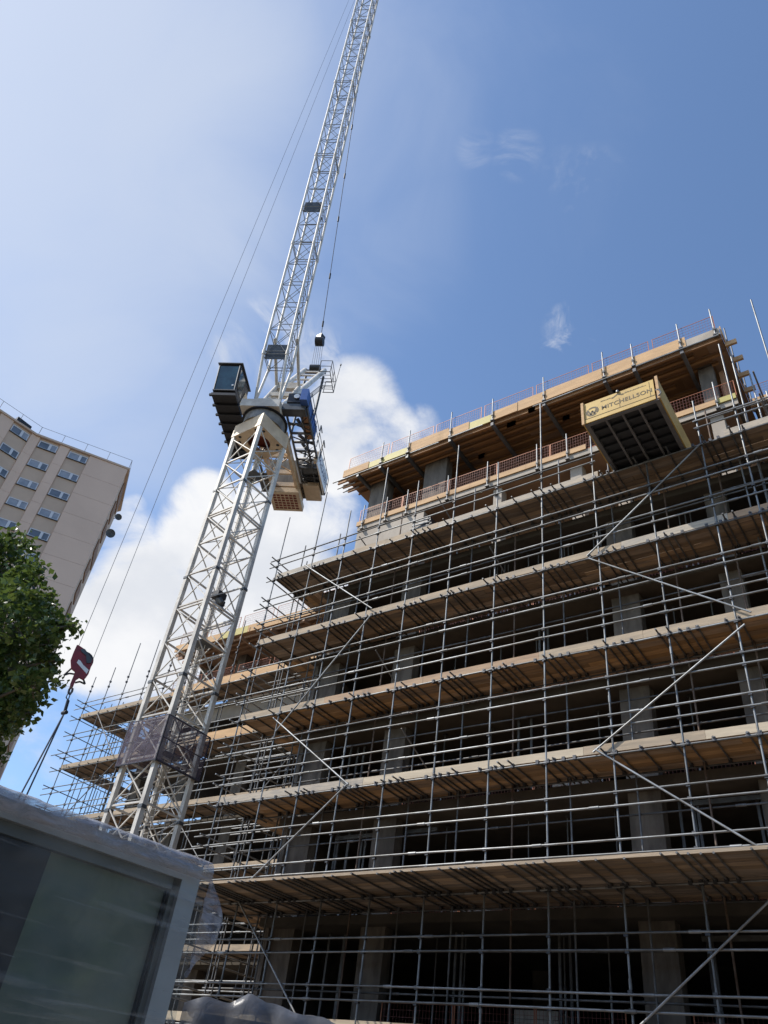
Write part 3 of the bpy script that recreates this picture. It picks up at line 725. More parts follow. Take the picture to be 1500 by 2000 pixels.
# ------------------------------------------------------------------ loading platform
px0, px1, py0, py1, pz = -5.82, -3.58, 15.80, 19.5, 18.985
lp = thing('loading_platform', (-4.7, 17.6, pz), 'cantilevered yellow loading platform lettered MITCHELLSON with a dark ribbed underside', 'loading platform')
f = MB()
f.box(px0, px1, py0, py0 + .10, pz, pz + .16)
f.box(px0, px0 + .12, py0 + .10, py1, pz, pz + .16); f.box(px1 - .12, px1, py0 + .10, py1, pz, pz + .16)
f.build('frame', M['platframe'], lp)
for k in (1, 2, 3):
    x = px0 + .12 + (px1 - px0 - .24) * k / 4
    MB().box(x - .03, x + .03, py0 + .10, py1, pz + .02, pz + .155).build('rib', M['platframe'], lp)
for k in range(1, 9):
    y = py0 + .10 + .38 * k
    xk = [px0 + .12, None, None, None, px1 - .12]
    bb = MB()
    for q in range(4):
        xa = px0 + .12 + (px1 - px0 - .24) * q / 4 + (.03 if q else 0); xb = px0 + .12 + (px1 - px0 - .24) * (q + 1) / 4 - (.03 if q < 3 else 0)
        bb.box(xa, xb, y - .05, y + .05, pz + .06, pz + .155)
    bb.build('cross_rib', M['platfloor'], lp)
MB().box(px0, px1, py0, py1, pz + .162, pz + .19).build('floor', M['platfloor'], lp)
fp = MB(); fp.box(px0 + .02, px1 - .08, py0 - .045, py0 - .012, pz + .03, pz + .87); fpo = fp.build('front_panel', M['yellow'], lp)
e = MB()
e.box(px0 + .02, px1 - .08, py0 - .053, py0 - .046, pz + .185, pz + .197)
e.box(px0 + .07, px0 + .078, py0 - .053, py0 - .046, pz + .20, pz + .82)
e.box(px1 - .21, px1 - .20, py0 - .053, py0 - .046, pz + .20, pz + .82)
e.box((px0 + px1) / 2 - .004, (px0 + px1) / 2 + .004, py0 - .053, py0 - .046, pz + .20, pz + .6)
e.build('seam', M['ink'], fpo)
MB().box(px1 + .004, px1 + .045, py0 - .03, py1, pz + .03, pz + .89).build('side_panel', M['yellow'], lp)
MB().box(px0 - .045, px0 - .004, py0 - .03, py1, pz + .03, pz + .89).build('side_panel', M['yellow'], lp)
for x in (px0 - .02, px1 + .02): MB().box(x - .04, x + .04, py0 - .09, py0 - .035, pz - .02, pz + .92).build('corner_post', M['timber'], lp)
# lettering
def text_mesh(name, txt, size, m, parent, origin, xdir, zdir, sx=1.0, shear=0.0, bold=0.0):
    cu = bpy.data.curves.new(name, 'FONT'); cu.body = txt; cu.size = size; cu.extrude = .002; cu.shear = shear; cu.offset = bold
    cu.space_character = 1.05
    ob = bpy.data.objects.new(name, cu); COL.objects.link(ob)
    dg = bpy.context.evaluated_depsgraph_get(); dg.update(); me = bpy.data.meshes.new_from_object(ob.evaluated_get(dg))
    bpy.data.objects.remove(ob)
    off = ROOTLOC[parent.name]; xd = Vector(xdir).normalized(); zd = Vector(zdir).normalized(); nd = xd.cross(zd)
    for v in me.vertices:
        c = v.co.copy(); v.co = Vector(origin) + xd * c.x * sx + zd * c.y + nd * c.z - Vector(off)
    me.materials.clear(); me.materials.append(m)
    o = bpy.data.objects.new(name, me); COL.objects.link(o); o.parent = parent; ROOTLOC[o.name] = off; return o
text_mesh('lettering', 'MITCHELLSON', .225, M['ink'], fpo, (px0 + .56, py0 - .049, pz + .37), (1, 0, 0), (0, 0, 1), 1.0, 0, .003)
em = MB(); cx, cz = px0 + .28, pz + .44
n = 28
for k in range(n):      # ring broken by a W shaped stroke
    a0 = 2 * math.pi * k / n; a1 = 2 * math.pi * (k + 1) / n
    if 9 < k < 12 or 23 < k < 25: continue
    def P(a, r): return (cx + r * math.cos(a), py0 - .050, cz + r * .95 * math.sin(a))
    em.quad(P(a0, .14), P(a1, .14), P(a1, .20), P(a0, .20))
for (a, b) in (((-.15, .12), (-.05, -.12)), ((-.05, -.12), (.0, .03)), ((.0, .03), (.06, -.12)), ((.06, -.12), (.15, .12))):
    em.quad((cx + a[0] - .03, py0 - .0505, cz + a[1]), (cx + a[0] + .025, py0 - .0505, cz + a[1]), (cx + b[0] + .025, py0 - .0505, cz + b[1]), (cx + b[0] - .03, py0 - .0505, cz + b[1]))
em.build('emblem', M['ink'], fpo)
hz = MB(); x = px0 + .55
while x < px1 - .3:
    h = .02 + .03 * random.random()
    if abs(x - (px0 + 1.06)) > .12: hz.quad((x, py0 - .05, pz + .71), (x + .03, py0 - .05, pz + .71), (x + .055, py0 - .05, pz + .71 + h), (x + .025, py0 - .05, pz + .71 + h))
    x += .05
c_ = px0 + 1.08
hz.quad((c_ - .2, py0 - .05, pz + .68), (c_ - .14, py0 - .05, pz + .68), (c_, py0 - .05, pz + .76), (c_, py0 - .05, pz + .82))
hz.quad((c_, py0 - .05, pz + .82), (c_, py0 - .05, pz + .76), (c_ + .14, py0 - .05, pz + .68), (c_ + .2, py0 - .05, pz + .68))
hz.build('roofline_mark', M['ink'], fpo)
sh = MB()
for (a, b) in (((px1 - .05, py0 - .06, pz + .36), (px1 + .05, py0 - .12, pz + .30)), ((px1 + .05, py0 - .12, pz + .30), (px1 + .10, py0 - .08, pz + .16)), ((px1 + .10, py0 - .08, pz + .16), (px1 + .02, py0 - .1, pz + .05))): sh.tube(a, b, .018, 6)
sh.build('shackle', M['galv'], lp)
b = MB(); b.tube((c_ + .02, py0 - .08, pz + .84), (c_ + .02, py0 - .08, pz + .90), .04, 8); b.build('lifting_eye', M['galv'], lp)

# ------------------------------------------------------------------ tower crane
MX, MY = -24.7, 18.7
s_ = .925
crane = thing('tower_crane', (MX, MY, 0), 'tall luffing tower crane with cream grey lattice mast, dark cab and steep white jib', 'tower crane')
MT = 29.45
mast = MB(); mast.box(MX - 1.8, MX + 1.8, MY - 1.8, MY + 1.8, 0, .5); mast = mast.build('mast', M['concrete'], crane)
for (a, b) in ((-s_, -s_), (s_, -s_), (s_, s_), (-s_, s_)):
    MB().box(MX + a - .095, MX + a + .095, MY + b - .095, MY + b + .095, .5, MT).build('mast_leg', M['mast'], mast)
lac = MB(); k = 0; BZ = 1.745; z = 20.62 - 11 * BZ
while z < MT - .2:
    z1 = min(z + BZ, MT - .1); heavy = k % 3 == 1
    for (a, b, c, d_) in ((-s_, -s_, s_, -s_), (s_, -s_, s_, s_), (s_, s_, -s_, s_), (-s_, s_, -s_, -s_)):
        A = lambda zz: V(MX + a, MY + b, zz); B = lambda zz: V(MX + c, MY + d_, zz)
        lac.bar(A(z), B(z), .07)
        if heavy: lac.bar(A(z - .16), B(z - .16), .07)
        lac.bar(A(z + .05), B(z1 - .05), .042)
        o_ = (V(c - a, d_ - b, 0).cross(V(0, 0, 1))).normalized() * .06
        lac.bar(A(z1 - .05) + o_, B(z + .05) + o_, .042)
    z += BZ; k += 1
lac.build('mast_lacing', M['mast'], mast)
for z in (20.62, 20.62 - 3 * BZ, 20.62 - 6 * BZ, 20.62 + 3 * BZ, 20.62 - 9 * BZ):
    for (a, b) in ((-s_, -s_), (s_, -s_), (s_, s_), (-s_, s_)): MB().box(MX + a - .12, MX + a + .12, MY + b - .12, MY + b + .12, z - .24, z - .12).build('mast_joint', M['grey'], mast)
ld = MB()
for x in (-.18, .18): ld.tube((MX - .35 + x, MY + .55, 1), (MX - .35 + x, MY + .55, MT), .018, 6)
z = 1.2
while z < MT: ld.tube((MX - .53, MY + .55, z), (MX - .17, MY + .55, z), .012, 5); z += .3
for z in range(2, 29, 1):
    for q in range(6):
        a0 = math.pi * (q) / 6; a1 = math.pi * (q + 1) / 6
        ld.bar((MX - .35 + .36 * math.cos(a0), MY + .55 - .6 * math.sin(a0), z + .2), (MX - .35 + .36 * math.cos(a1), MY + .55 - .6 * math.sin(a1), z + .2), .02, .008)
ld.build('ladder', M['mast'], mast)
for z in (7.5, 17.6, 27.6): MB().box(MX - .85, MX + .15, MY + .1, MY + .85, z, z + .04).build('rest_platform', M['grey'], mast)
jb = MB(); jb.box(MX + .2, MX + .65, MY - .2, MY + .3, 19.55, 19.85); jb.box(MX + .0, MX + .3, MY + .2, MY + .6, 19.5, 19.75); jb.build('junction_box', M['black'], mast)
for (x, y, z) in ((.45, .0, 19.62), (.15, .45, 19.6), (.7, -.1, 19.5)):
    MB().tube((MX + x, MY + y, z - .1), (MX + x + .12, MY + y + .1, z - .3), .11, 8).build('floodlight', M['grey'], mast)
# work cage with netting around the mast
cg = MB(); q = 1.13; z0, z1 = 11.6, 13.38
for (a, b) in ((-q, -q), (q, -q), (q, q), (-q, q)): cg.bar((MX + a, MY + b, z0 - .05), (MX + a, MY + b, z1), .05)
for z in (z0, (z0 + z1) / 2, z1):
    for (a, b, c, d_) in ((-q, -q, q, -q), (q, -q, q, q), (q, q, -q, q), (-q, q, -q, -q)): cg.bar((MX + a, MY + b, z), (MX + c, MY + d_, z), .035)
for tt in (-.4, .4):
    cg.bar((MX + tt, MY - q, z0), (MX + tt, MY - q, z1), .03); cg.bar((MX + q, MY + tt, z0), (MX + q, MY + tt, z1), .03)
cage = cg.build('work_cage', M['black'], crane)
nt_ = MB()
nt_.box(MX - q, MX + q, MY - q - .035, MY - q - .03, z0, z1); nt_.box(MX + q + .03, MX + q + .035, MY - q, MY + q, z0, z1); nt_.box(MX - q - .035, MX - q - .03, MY - q, MY + q, z0, z1)
nt_.build('netting', M['net'], cage)
fl = MB(); fl.box(MX - q, MX - s_ - .12, MY - q, MY + q, z0 + .03, z0 + .07); fl.box(MX + s_ + .12, MX + q, MY - q, MY + q, z0 + .03, z0 + .07); fl.box(MX - s_ - .12, MX + s_ + .12, MY - q, MY - s_ - .12, z0 + .03, z0 + .07); fl.box(MX - s_ - .12, MX + .1, MY - s_ + .12, MY + .8, z0 + .9, z0 + .94)
fl.build('floor', M['grey'], cage)

# slewing part, local axes a (forward), r (right), z
DJ = Vector((.5, -.8660254, 0)); RJ = Vector((-.8660254, -.5, 0)); CM = Vector((MX, MY, 0))
def C(a, r, z): return CM + DJ * a + RJ * r + Vector((0, 0, z))
def cbox(mb, a0, a1, r0, r1, z0, z1):
    return mb.hexa([C(a0, r0, z0), C(a1, r0, z0), C(a1, r1, z0), C(a0, r1, z0), C(a0, r0, z1), C(a1, r0, z1), C(a1, r1, z1), C(a0, r1, z1)])
head = MB()
h1 = s_ + .12; h2 = 1.45
c1 = [V(MX - h1, MY - h1, MT), V(MX + h1, MY - h1, MT), V(MX + h1, MY + h1, MT), V(MX - h1, MY + h1, MT)]
# ring plate with round hole
def ring_plate(mb, z, hs, rr, n=32):
    for k in range(n):
        a0 = 2 * math.pi * k / n; a1 = 2 * math.pi * (k + 1) / n
        def sq(a):
            c, s = math.cos(a), math.sin(a); f = hs / max(abs(c), abs(s)); return (MX + c * f, MY + s * f, z)
        mb.quad((MX + rr * math.cos(a0), MY + rr * math.sin(a0), z), (MX + rr * math.cos(a1), MY + rr * math.sin(a1), z), sq(a1), sq(a0))
ring_plate(head, MT, h1, .62); ring_plate(head, MT + .10, h1, .62)
n = 32
for k in range(n):
    a0 = 2 * math.pi * k / n; a1 = 2 * math.pi * (k + 1) / n
    head.quad((MX + .62 * math.cos(a0), MY + .62 * math.sin(a0), MT), (MX + .62 * math.cos(a1), MY + .62 * math.sin(a1), MT), (MX + .62 * math.cos(a1), MY + .62 * math.sin(a1), MT + .1), (MX + .62 * math.cos(a0), MY + .62 * math.sin(a0), MT + .1))
for k in range(4):
    p, q_ = c1[k], c1[(k + 1) % 4]; up = Vector((0, 0, .10))
    head.quad(p, q_, q_ + up, p + up)
    # flared skirt up to the slewing ring
    ctr = V(MX, MY, 0)
    def fl_(p): return V(MX + (p.x - MX) * .98, MY + (p.y - MY) * .98, 30.35)
    head.quad(p + up, q_ + up, fl_(q_), fl_(p))
headp = head.build('slewing_head', M['cream'], crane)
gs = MB()
for k in range(16):
    a = 2 * math.pi * k / 16; gs.bar((MX + .64 * math.cos(a), MY + .64 * math.sin(a), MT + .12), (MX + .9 * math.cos(a), MY + .9 * math.sin(a), 30.2), .05, .05)
gs.tube((MX, MY, 30.1), (MX, MY, 30.3), .95, 24); gs.build('slewing_gear', M['rust'], headp)
rg = MB(); rg.tube((MX, MY, 30.35), (MX, MY, 30.95), 1.12, 36); rg.build('slewing_ring', M['drum'], headp)
rg = MB(); rg.tube((MX, MY, 30.95), (MX, MY, 31.02), 1.25, 36); rg.build('slewing_ring', M['black'], headp)
holes = MB()
for (a, b) in ((.85, -.85), (.85, .85), (-.85, -.85), (-.85, .85)):
    for (dx, dy) in ((-.0, .28), (-.28, 0)):
        x, y = MX + a + dx * (1 if a > 0 else -1), MY + b + dy * (-1 if b > 0 else 1); holes.tube((x, y, MT - .012), (x, y, MT - .002), .085, 12)
holes.build('bolt_hole', M['black'], headp)
sf = MB(); cbox(sf, -.9, 1.25, -1.0, 1.15, 31.02, 31.55); sf.build('slewing_frame', M['mast'], crane)
cj = MB()
cbox(cj, -6.6, -.9, .42, .60, 30.85, 31.3); cbox(cj, -6.6, -.9, -1.05, -.87, 30.85, 31.3)
for a in (-1.2, -2.6, -4.0, -5.1): cbox(cj, a - .06, a + .06, -.87, .42, 30.95, 31.25)
cj.bar(C(-1.2, -.87, 31.1), C(-2.6, .42, 31.1), .06); cj.bar(C(-1.2, .42, 31.0), C(-2.6, -.87, 31.0), .06); cj.bar(C(-2.7, -.87, 31.1), C(-3.9, .42, 31.1), .06); cj.bar(C(-2.7, .42, 31.0), C(-3.9, -.87, 31.0), .06)
cjo = cj.build('counter_jib', M['cream'], crane)
cw = MB()     # counterweight tray: perforated plate
a0, a1, r0, r1 = -6.75, -5.05, -1.15, .65; zz = 30.45
cbox(cw, a0, a1, r0, r1, zz + .05, zz + .4)
GA, GR = 6, 6
for k in range(GA + 1):
    a = a0 + .16 + (a1 - a0 - .32) * k / GA; cbox(cw, a - .025 if 0 < k < GA else (a0 if k == 0 else a - .03), a + .025 if 0 < k < GA else (a + .03 if k == 0 else a1), r0, r1, zz, zz + .018)
for k in range(GR + 1):
    r = r0 + .16 + (r1 - r0 - .32) * k / GR; cbox(cw, a0, a1, r - .025 if 0 < k < GR else (r0 if k == 0 else r - .03), r + .025 if 0 < k < GR else (r + .03 if k == 0 else r1), zz + .003, zz + .021)
for (ca, cr, sa, sr) in ((a0, r0, 1, 1), (a1, r0, -1, 1), (a0, r1, 1, -1), (a1, r1, -1, -1)): cw.quad(C(ca, cr, zz - .002), C(ca + .42 * sa, cr, zz - .002), C(ca, cr + .42 * sr, zz - .002))
cwo = cw.build('counterweight_tray', M['cream'], crane)
b = MB(); cbox(b, a0 + .1, a1 - .1, r0 + .1, r1 - .1, zz + .03, zz + .045); b.build('tray_floor', M['rust'], cwo)
b = MB()
for k in range(3): cbox(b, -6.6 + k * .5, -6.2 + k * .5, -1.5, 1.2, 31.35, 33.2)
b.build('counterweight', M['concrete'], crane)
# machinery deck on the left side
dk = MB()
for r in (-1.15, -1.95, -2.35): dk.bar(C(.75, r, 31.5), C(-6.3, r, 31.5), .09, .14)
for a in (.7, .2, -.5, -1.2, -1.9, -2.6, -3.3, -4.0, -4.8, -5.6, -6.3): dk.bar(C(a, -1.1, 31.52), C(a, -2.4, 31.52), .10, .12)
for k in range(5): dk.bar(C(-.3 - k * 1.1, -1.15, 31.46), C(-.9 - k * 1.1, -2.3, 31.46), .05)
cbox(dk, .25, .8, -2.3, -1.0, 31.3, 31.75)
dk.bar(C(.75, 1.15, 31.5), C(-6.3, 1.15, 31.5), .09, .14)
deck = dk.build('machinery_deck', M['grey'], crane)
b = MB(); cbox(b, -6.3, -4.1, -2.3, -1.2, 31.6, 31.66); cbox(b, -6.3, -4.6, .65, 1.5, 31.5, 31.56); b.build('floor_plate', M['grey'], deck)
b = MB(); cbox(b, -6.6, -5.2, -2.2, -1.25, 31.2, 31.45); b.build('rear_housing', M['cream'], deck)
b = MB(); b.tube(C(-4.3, -1.4, 31.85), C(-4.3, -2.2, 31.85), .42, 20); b.build('winch_drum', M['grey'], deck)
b = MB(); cbox(b, .3, .85, -2.0, -1.2, 31.8, 32.5); b.build('motor', M['black'], deck)
b = MB(); b.tube(C(.9, -1.7, 32.2), C(.95, -1.7, 32.2), .16, 12); b.tube(C(.9, -1.95, 32.15), C(.94, -1.95, 32.15), .09, 12); b.build('headlamp', M['white'], deck)
for k in range(12):
    a_ = random.uniform(-6.0, .6); z_ = 31.6; MB().path([C(a_, -2.2, z_ - .05), C(a_ - .3, -1.8, z_ - .22 - .1 * random.random()), C(a_ - .6, -1.2, z_ - .05)], .02, 5).build('cable', M['black'], deck)
for k in range(7):
    a_ = -5.8 + k * .95; MB().tube(C(a_, -1.9, 31.7), C(a_ + .5, -1.5, 31.7 + .3 * (k % 2)), .10, 8).build('deck_fitting', M['grey' if k % 2 else 'drum'], deck)
rl = MB()
for a in (.8, -.2, -1.2, -2.2, -3.2, -4.2, -5.2, -6.2): rl.tube(C(a, -2.45, 31.5), C(a, -2.45, 32.6), .022, 6)
for z in (32.1, 32.6): rl.tube(C(.8, -2.45, z), C(-6.2, -2.45, z), .02, 6)
for a in (-2.0, -3.2): rl.bar(C(a, -2.5, 31.6), C(a, -2.5, 33.0), .05); rl.bar(C(a, -2.5, 33), C(a - .5, -2.5, 32.9), .05)
rl.build('railing', M['galv_dull'], deck)
bh = MB(); cbox(bh, -1.75, 1.25, -2.38, -2.0, 31.6, 32.45)
bl = bh.build('machine_housing', M['blue'], deck)
bh = MB()
for a in (-1.5, -1.1, -.7, -.3): cbox(bh, a - .06, a + .06, -2.42, -2.381, 31.68, 32.42)
cbox(bh, -1.75, 1.25, -2.41, -2.381, 31.6, 31.68); bh.build('housing_rib', M['blue'], bl)
b = MB(); cbox(b, -1.7, .1, -2.3, -1.95, 31.56, 31.597); b.build('timber_packing', M['ply_o'], bl)
# sign
sg = MB(); 
for k in range(1): sg.hexa([C(-5.95, -2.46, 31.3), C(-3.1, -2.46, 31.0), C(-3.1, -2.40, 31.0), C(-5.95, -2.40, 31.3), C(-5.95, -2.46, 32.55), C(-3.1, -2.46, 32.1), C(-3.1, -2.40, 32.1), C(-5.95, -2.40, 32.55)])
sgo = sg.build('name_sign', M['white'], crane)
dxs = (C(-5.95, 0, 31.6) - C(-3.1, 0, 31.3)).normalized()
text_mesh('lettering', 'McLAREN', .62, M['navy'], sgo, C(-3.25, -2.465, 31.38), dxs, (0, 0, 1), 1.0)
b = MB(); cbox(b, -5.95, -3.1, -2.395, -2.37, 31.1, 31.2); cbox(b, -3.3, -3.1, -2.395, -2.2, 31.2, 32.0); b.build('sign_bracket', M['cream'], sgo)
# cab
cab = MB(); cab.hexa([C(-.2, 1.5, 31.75), C(1.55, 1.5, 31.75), C(1.55, 2.75, 31.75), C(-.2, 2.75, 31.75), C(.05, 1.5, 33.6), C(1.85, 1.5, 33.5), C(1.85, 2.75, 33.5), C(.05, 2.75, 33.6)])
cabo = cab.build('cab', M['black'], crane)
b = MB(); b.quad(C(1.58, 1.58, 31.85), C(1.58, 2.67, 31.85), C(1.873, 2.67, 33.42), C(1.873, 1.58, 33.42)); b.build('windscreen', M['cabglass'], cabo)
b = MB(); b.quad(C(.75, 1.485, 32.1), C(1.5, 1.485, 32.1), C(1.75, 1.485, 33.35), C(.85, 1.485, 33.4)); b.build('side_window', M['cabglass'], cabo)
b = MB(); b.hexa([C(-.2, 1.46, 31.8), C(.65, 1.46, 31.8), C(.65, 1.485, 31.8), C(-.2, 1.485, 31.8), C(0.0, 1.46, 33.0), C(.35, 1.46, 33.0), C(.35, 1.485, 33.0), C(0.0, 1.485, 33.0)]); b.build('side_panel', M['cream'], cabo)
b = MB(); cbox(b, -.1, 1.95, 1.42, 2.83, 33.6, 33.66); b.build('cab_roof', M['grey'], cabo)
b = MB(); b.bar(C(1.6, 1.56, 31.8), C(1.9, 1.56, 33.45), .05); b.bar(C(1.6, 2.70, 31.8), C(1.9, 2.70, 33.45), .05); b.bar(C(1.6, 1.5, 31.8), C(1.6, 2.75, 31.8), .07); b.bar(C(1.72, 1.58, 32.75), C(1.72, 2.67, 32.75), .03); b.build('cab_pillar', M['grey'], cabo)
b = MB(); b.tube(C(1.64, 1.72, 32.15), C(1.67, 1.72, 32.15), .06, 10); b.build('mirror', M['white'], cabo)
cp = MB(); cbox(cp, -3.3, 1.6, 1.45, 2.78, 31.52, 31.60)
for a in (1.55, .8, .1, -.6, -1.3, -2.0, -2.7, -3.3): cbox(cp, a - .06, a + .06, 1.40, 2.86, 31.40, 31.519)
cpo = cp.build('cab_platform', M['black'], crane)
b = MB()
for a in (-.6, -1.3, -2.0, -2.7, -3.3): b.tube(C(a, 2.82, 31.5), C(a, 2.82, 32.6), .02, 6)
for z in (32.1, 32.6): b.tube(C(-.4, 2.82, z), C(-3.3, 2.82, z), .02, 6)
for k in range(6):
    b.tube(C(.15 - k * .02, 1.05, 31.6 + k * .2), C(.15 - k * .02, 1.4, 31.6 + k * .2), .015, 6)
b.tube(C(.15, 1.05, 31.5), C(.1, 1.05, 32.8), .018, 6); b.tube(C(.15, 1.4, 31.5), C(.1, 1.4, 32.8), .018, 6)
b.build('railing', M['grey'], cpo)
# A-frame
AP = 42.1; AA = -5.6
af = MB()
for r in (.68, -.68): af.tube(C(.45, r, 31.6), C(AA, r, AP), .17, 12)
af.build('a_frame', M['jib'], crane)
af = MB()
for r in (.62, -.62): af.tube(C(-6.2, r, 31.4), C(AA - .3, r, AP - .3), .085, 8)
af.build('a_frame_tie', M['grey'], crane)
b = MB()
for t_ in (.25, .42, .58, .72, .84, .95):
    p = C(.45, .68, 31.6).lerp(C(AA, .68, AP), t_); q_ = C(.45, -.68, 31.6).lerp(C(AA, -.68, AP), t_); b.bar(p, q_, .10)
p = C(.45, .68, 31.6).lerp(C(AA, .68, AP), .42); q_ = C(.45, -.68, 31.6).lerp(C(AA, -.68, AP), .25); b.bar(p, q_, .07)
b.build('a_frame_strut', M['jib'], crane)
b = MB(); b.tube(C(AA, -.35, AP + .15), C(AA, .35, AP + .15), .30, 16); b.bar(C(AA, -.8, AP - .15), C(AA, .8, AP - .15), .22); b.build('apex_sheave', M['black'], crane)
pl_ = MB()
for k in range(7):
    pl_.bar(C(AA - .2 + k * .3, -1.6, AP - 2), C(AA - .2 + k * .3, -.85, AP - 2), .03)
pl_.path([C(AA - .2, -.85, AP - 2), C(AA - .2, -1.6, AP - 2), C(AA + 1.6, -1.6, AP - 2), C(AA + 1.6, -.85, AP - 2)], .03)
for (a, r) in ((AA - .2, -1.6), (AA + .7, -1.6), (AA + 1.6, -1.6), (AA + 1.6, -.85), (AA - .2, -.9)): pl_.tube(C(a, r, AP - 2), C(a, r, AP - .9), .025, 6)
for z in (AP - 1.45, AP - .9): pl_.path([C(AA - .2, -.9, z), C(AA - .2, -1.6, z), C(AA + 1.6, -1.6, z), C(AA + 1.6, -.85, z)], .022)
pl_.tube(C(AA - .2, -1.6, AP - 1), C(AA - .25, -1.65, AP + .9), .02, 6); pl_.tube(C(AA - .25, -1.65, AP + .85), C(AA - .25, -1.65, AP + 1), .05, 8)
pl_.build('apex_platform', M['galv_dull'], crane)
lad = MB()
p0, p1 = C(-1.2, -1.15, 33.5), C(AA + .4, -1.15, AP - 2)
p0b, p1b = C(-1.2, -.8, 33.5), C(AA + .4, -.8, AP - 2)
lad.tube(p0, p1, .02, 6); lad.tube(p0b, p1b, .02, 6)
for k in range(24): lad.tube(p0.lerp(p1, k / 24), p0b.lerp(p1b, k / 24), .014, 5)
lad.build('ladder', M['galv_dull'], crane)
# jib
JF = C(.55, 0, 31.9); JT = C(7.55, 0, 94.0); JD = (JT - JF).normalized(); JL = (JT - JF).length
JU = (JD.cross(RJ)).normalized()       # perpendicular to jib, in the luffing plane
if JU.dot(DJ) > 0: JU = -JU            # points to the back of the jib
def J(t, r, u): return JF + JD * t + RJ * r + JU * u
W = .68
jibm = MB()
jibm.bar(J(.2, -W, 0), J(.2, W, 0), .25)
jib = jibm.build('jib', M['mast'], crane)
TIPT = JL
for (r, u) in ((-W, -.6), (W, -.6), (-W, .75), (W, .75)):
    c = MB(); c.tube(J(.1, r, 0), J(3.2, r, u), .075, 10); c.tube(J(3.2, r, u), J(TIPT - 2.5, r * .95, u), .075, 10); c.tube(J(TIPT - 2.5, r * .95, u), J(TIPT, r * .6, u * .4), .07, 10)
    c.build('chord', M['jib'], jib)
lc = MB(); t_ = 3.2; k = 0; BJ = 1.9
while t_ < TIPT - 2.6:
    t2 = min(t_ + BJ, TIPT - 2.5)
    qd = [(-W, -.6), (W, -.6), (W, .75), (-W, .75)]
    for i in range(4):
        (r0, u0), (r1, u1) = qd[i], qd[(i + 1) % 4]
        lc.tube(J(t_, r0, u0), J(t_, r1, u1), .026, 6, cap=False)
        if k % 5 == 0: lc.tube(J(t_ + .22, r0, u0), J(t_ + .22, r1, u1), .026, 6, cap=False)
        lc.tube(J(t_, r0, u0), J(t2, r1, u1), .020, 6, cap=False)
        if i in (0, 2): lc.tube(J(t2, r0, u0), J(t_, r1, u1), .020, 6, cap=False)
    t_ += BJ; k += 1
lc.build('lacing', M['galv'], jib)
jj = MB(); t_ = 3.2
while t_ < TIPT - 3:
    for (r, u) in ((-W, -.6), (W, -.6), (-W, .75), (W, .75)): jj.tube(J(t_ - .05, r, u), J(t_ + .27, r, u), .10, 8)
    t_ += BJ * 5
jj.build('chord_joint', M['mast'], jib)
jl = MB()
for r in (-.45, -.15): jl.tube(J(1.5, r, .62), J(TIPT - 3, r, .62), .016, 6)
t_ = 1.6
while t_ < TIPT - 3: jl.tube(J(t_, -.45, .62), J(t_, -.15, .62), .011, 5, cap=False); t_ += .32
jl.build('ladder', M['galv_dull'], jib)
def jib_t(z): return (z - JF.z) / JD.z
for zc, hh in ((34.8, 1.1), (47.9, 1.0)):
    b = MB(); t_ = jib_t(zc); p = [J(t_, -W + .1, -.50), J(t_, W - .1, -.50), J(t_ + hh, W - .1, -.50), J(t_ + hh, -W + .1, -.50)]
    b.poly_prism(p, JU * .04); b.build('rest_panel', M['grey'], jib)
for zc in (38.0, 46.9, 60.5, 72.5, 81.0):
    t_ = jib_t(zc); b = MB(); b.tube(J(t_, -W + .12, -.3), J(t_ + .9, -W + .1, -.1), .07, 8); b.build('floodlight', M['black'], jib)
# buffer struts
for r in (.68, -.68):
    b = MB(); b.tube(C(-1.7, r, 35.9), J(jib_t(37.4), r, .5), .10, 8); b.tube(C(-1.7, r, 35.9).lerp(J(jib_t(37.4), r, .5), .55), J(jib_t(37.4), r, .55), .06, 8); b.build('buffer_strut', M['mast'], crane)
    b = MB(); b.tube(C(-1.7, r, 35.9), C(.3, r, 31.6), .12, 10); b.build('buffer_leg', M['mast'], crane)
b = MB(); b.bar(C(-1.7, -.68, 35.9), C(-1.7, .68, 35.9), .30, .5); b.bar(C(-1.0, -.68, 34.4), C(-1.0, .68, 34.4), .18, .3); b.build('buffer_beam', M['mast'], crane)
# luffing block and pendants
lb = C(-4.9, -.05, 44.35)
b = MB(); b.tube(lb - RJ * .28, lb + RJ * .28, .34, 14); b.box(lb.x - .22, lb.x + .22, lb.y - .22, lb.y + .22, lb.z - .1, lb.z + .62); b.build('luffing_block', M['black'], crane)
b = MB()
for k in range(5): b.tube(C(AA, -.3 + k * .15, AP + .4), lb + RJ * (-.25 + k * .125), .013, 5)
b.build('luffing_rope', M['rope'], crane)
pe = J(jib_t(68.5), -.5, .85); top = J(TIPT - 3, -.5, .85)
pp0 = lb + V(0, 0, .6)
b = MB(); b.tube(pp0, pe, .026, 6); b.tube(pe, top, .026, 6); pen = b.build('pendant_rope', M['rope'], crane)
b = MB()
for f_ in (.04, .20, .40, .56, .75, .90, .97):
    p = pp0.lerp(pe, f_); d = (pe - pp0).normalized(); b.tube(p - d * .22, p + d * .22, .065, 8)
b.build('pendant_joint', M['black'], pen)

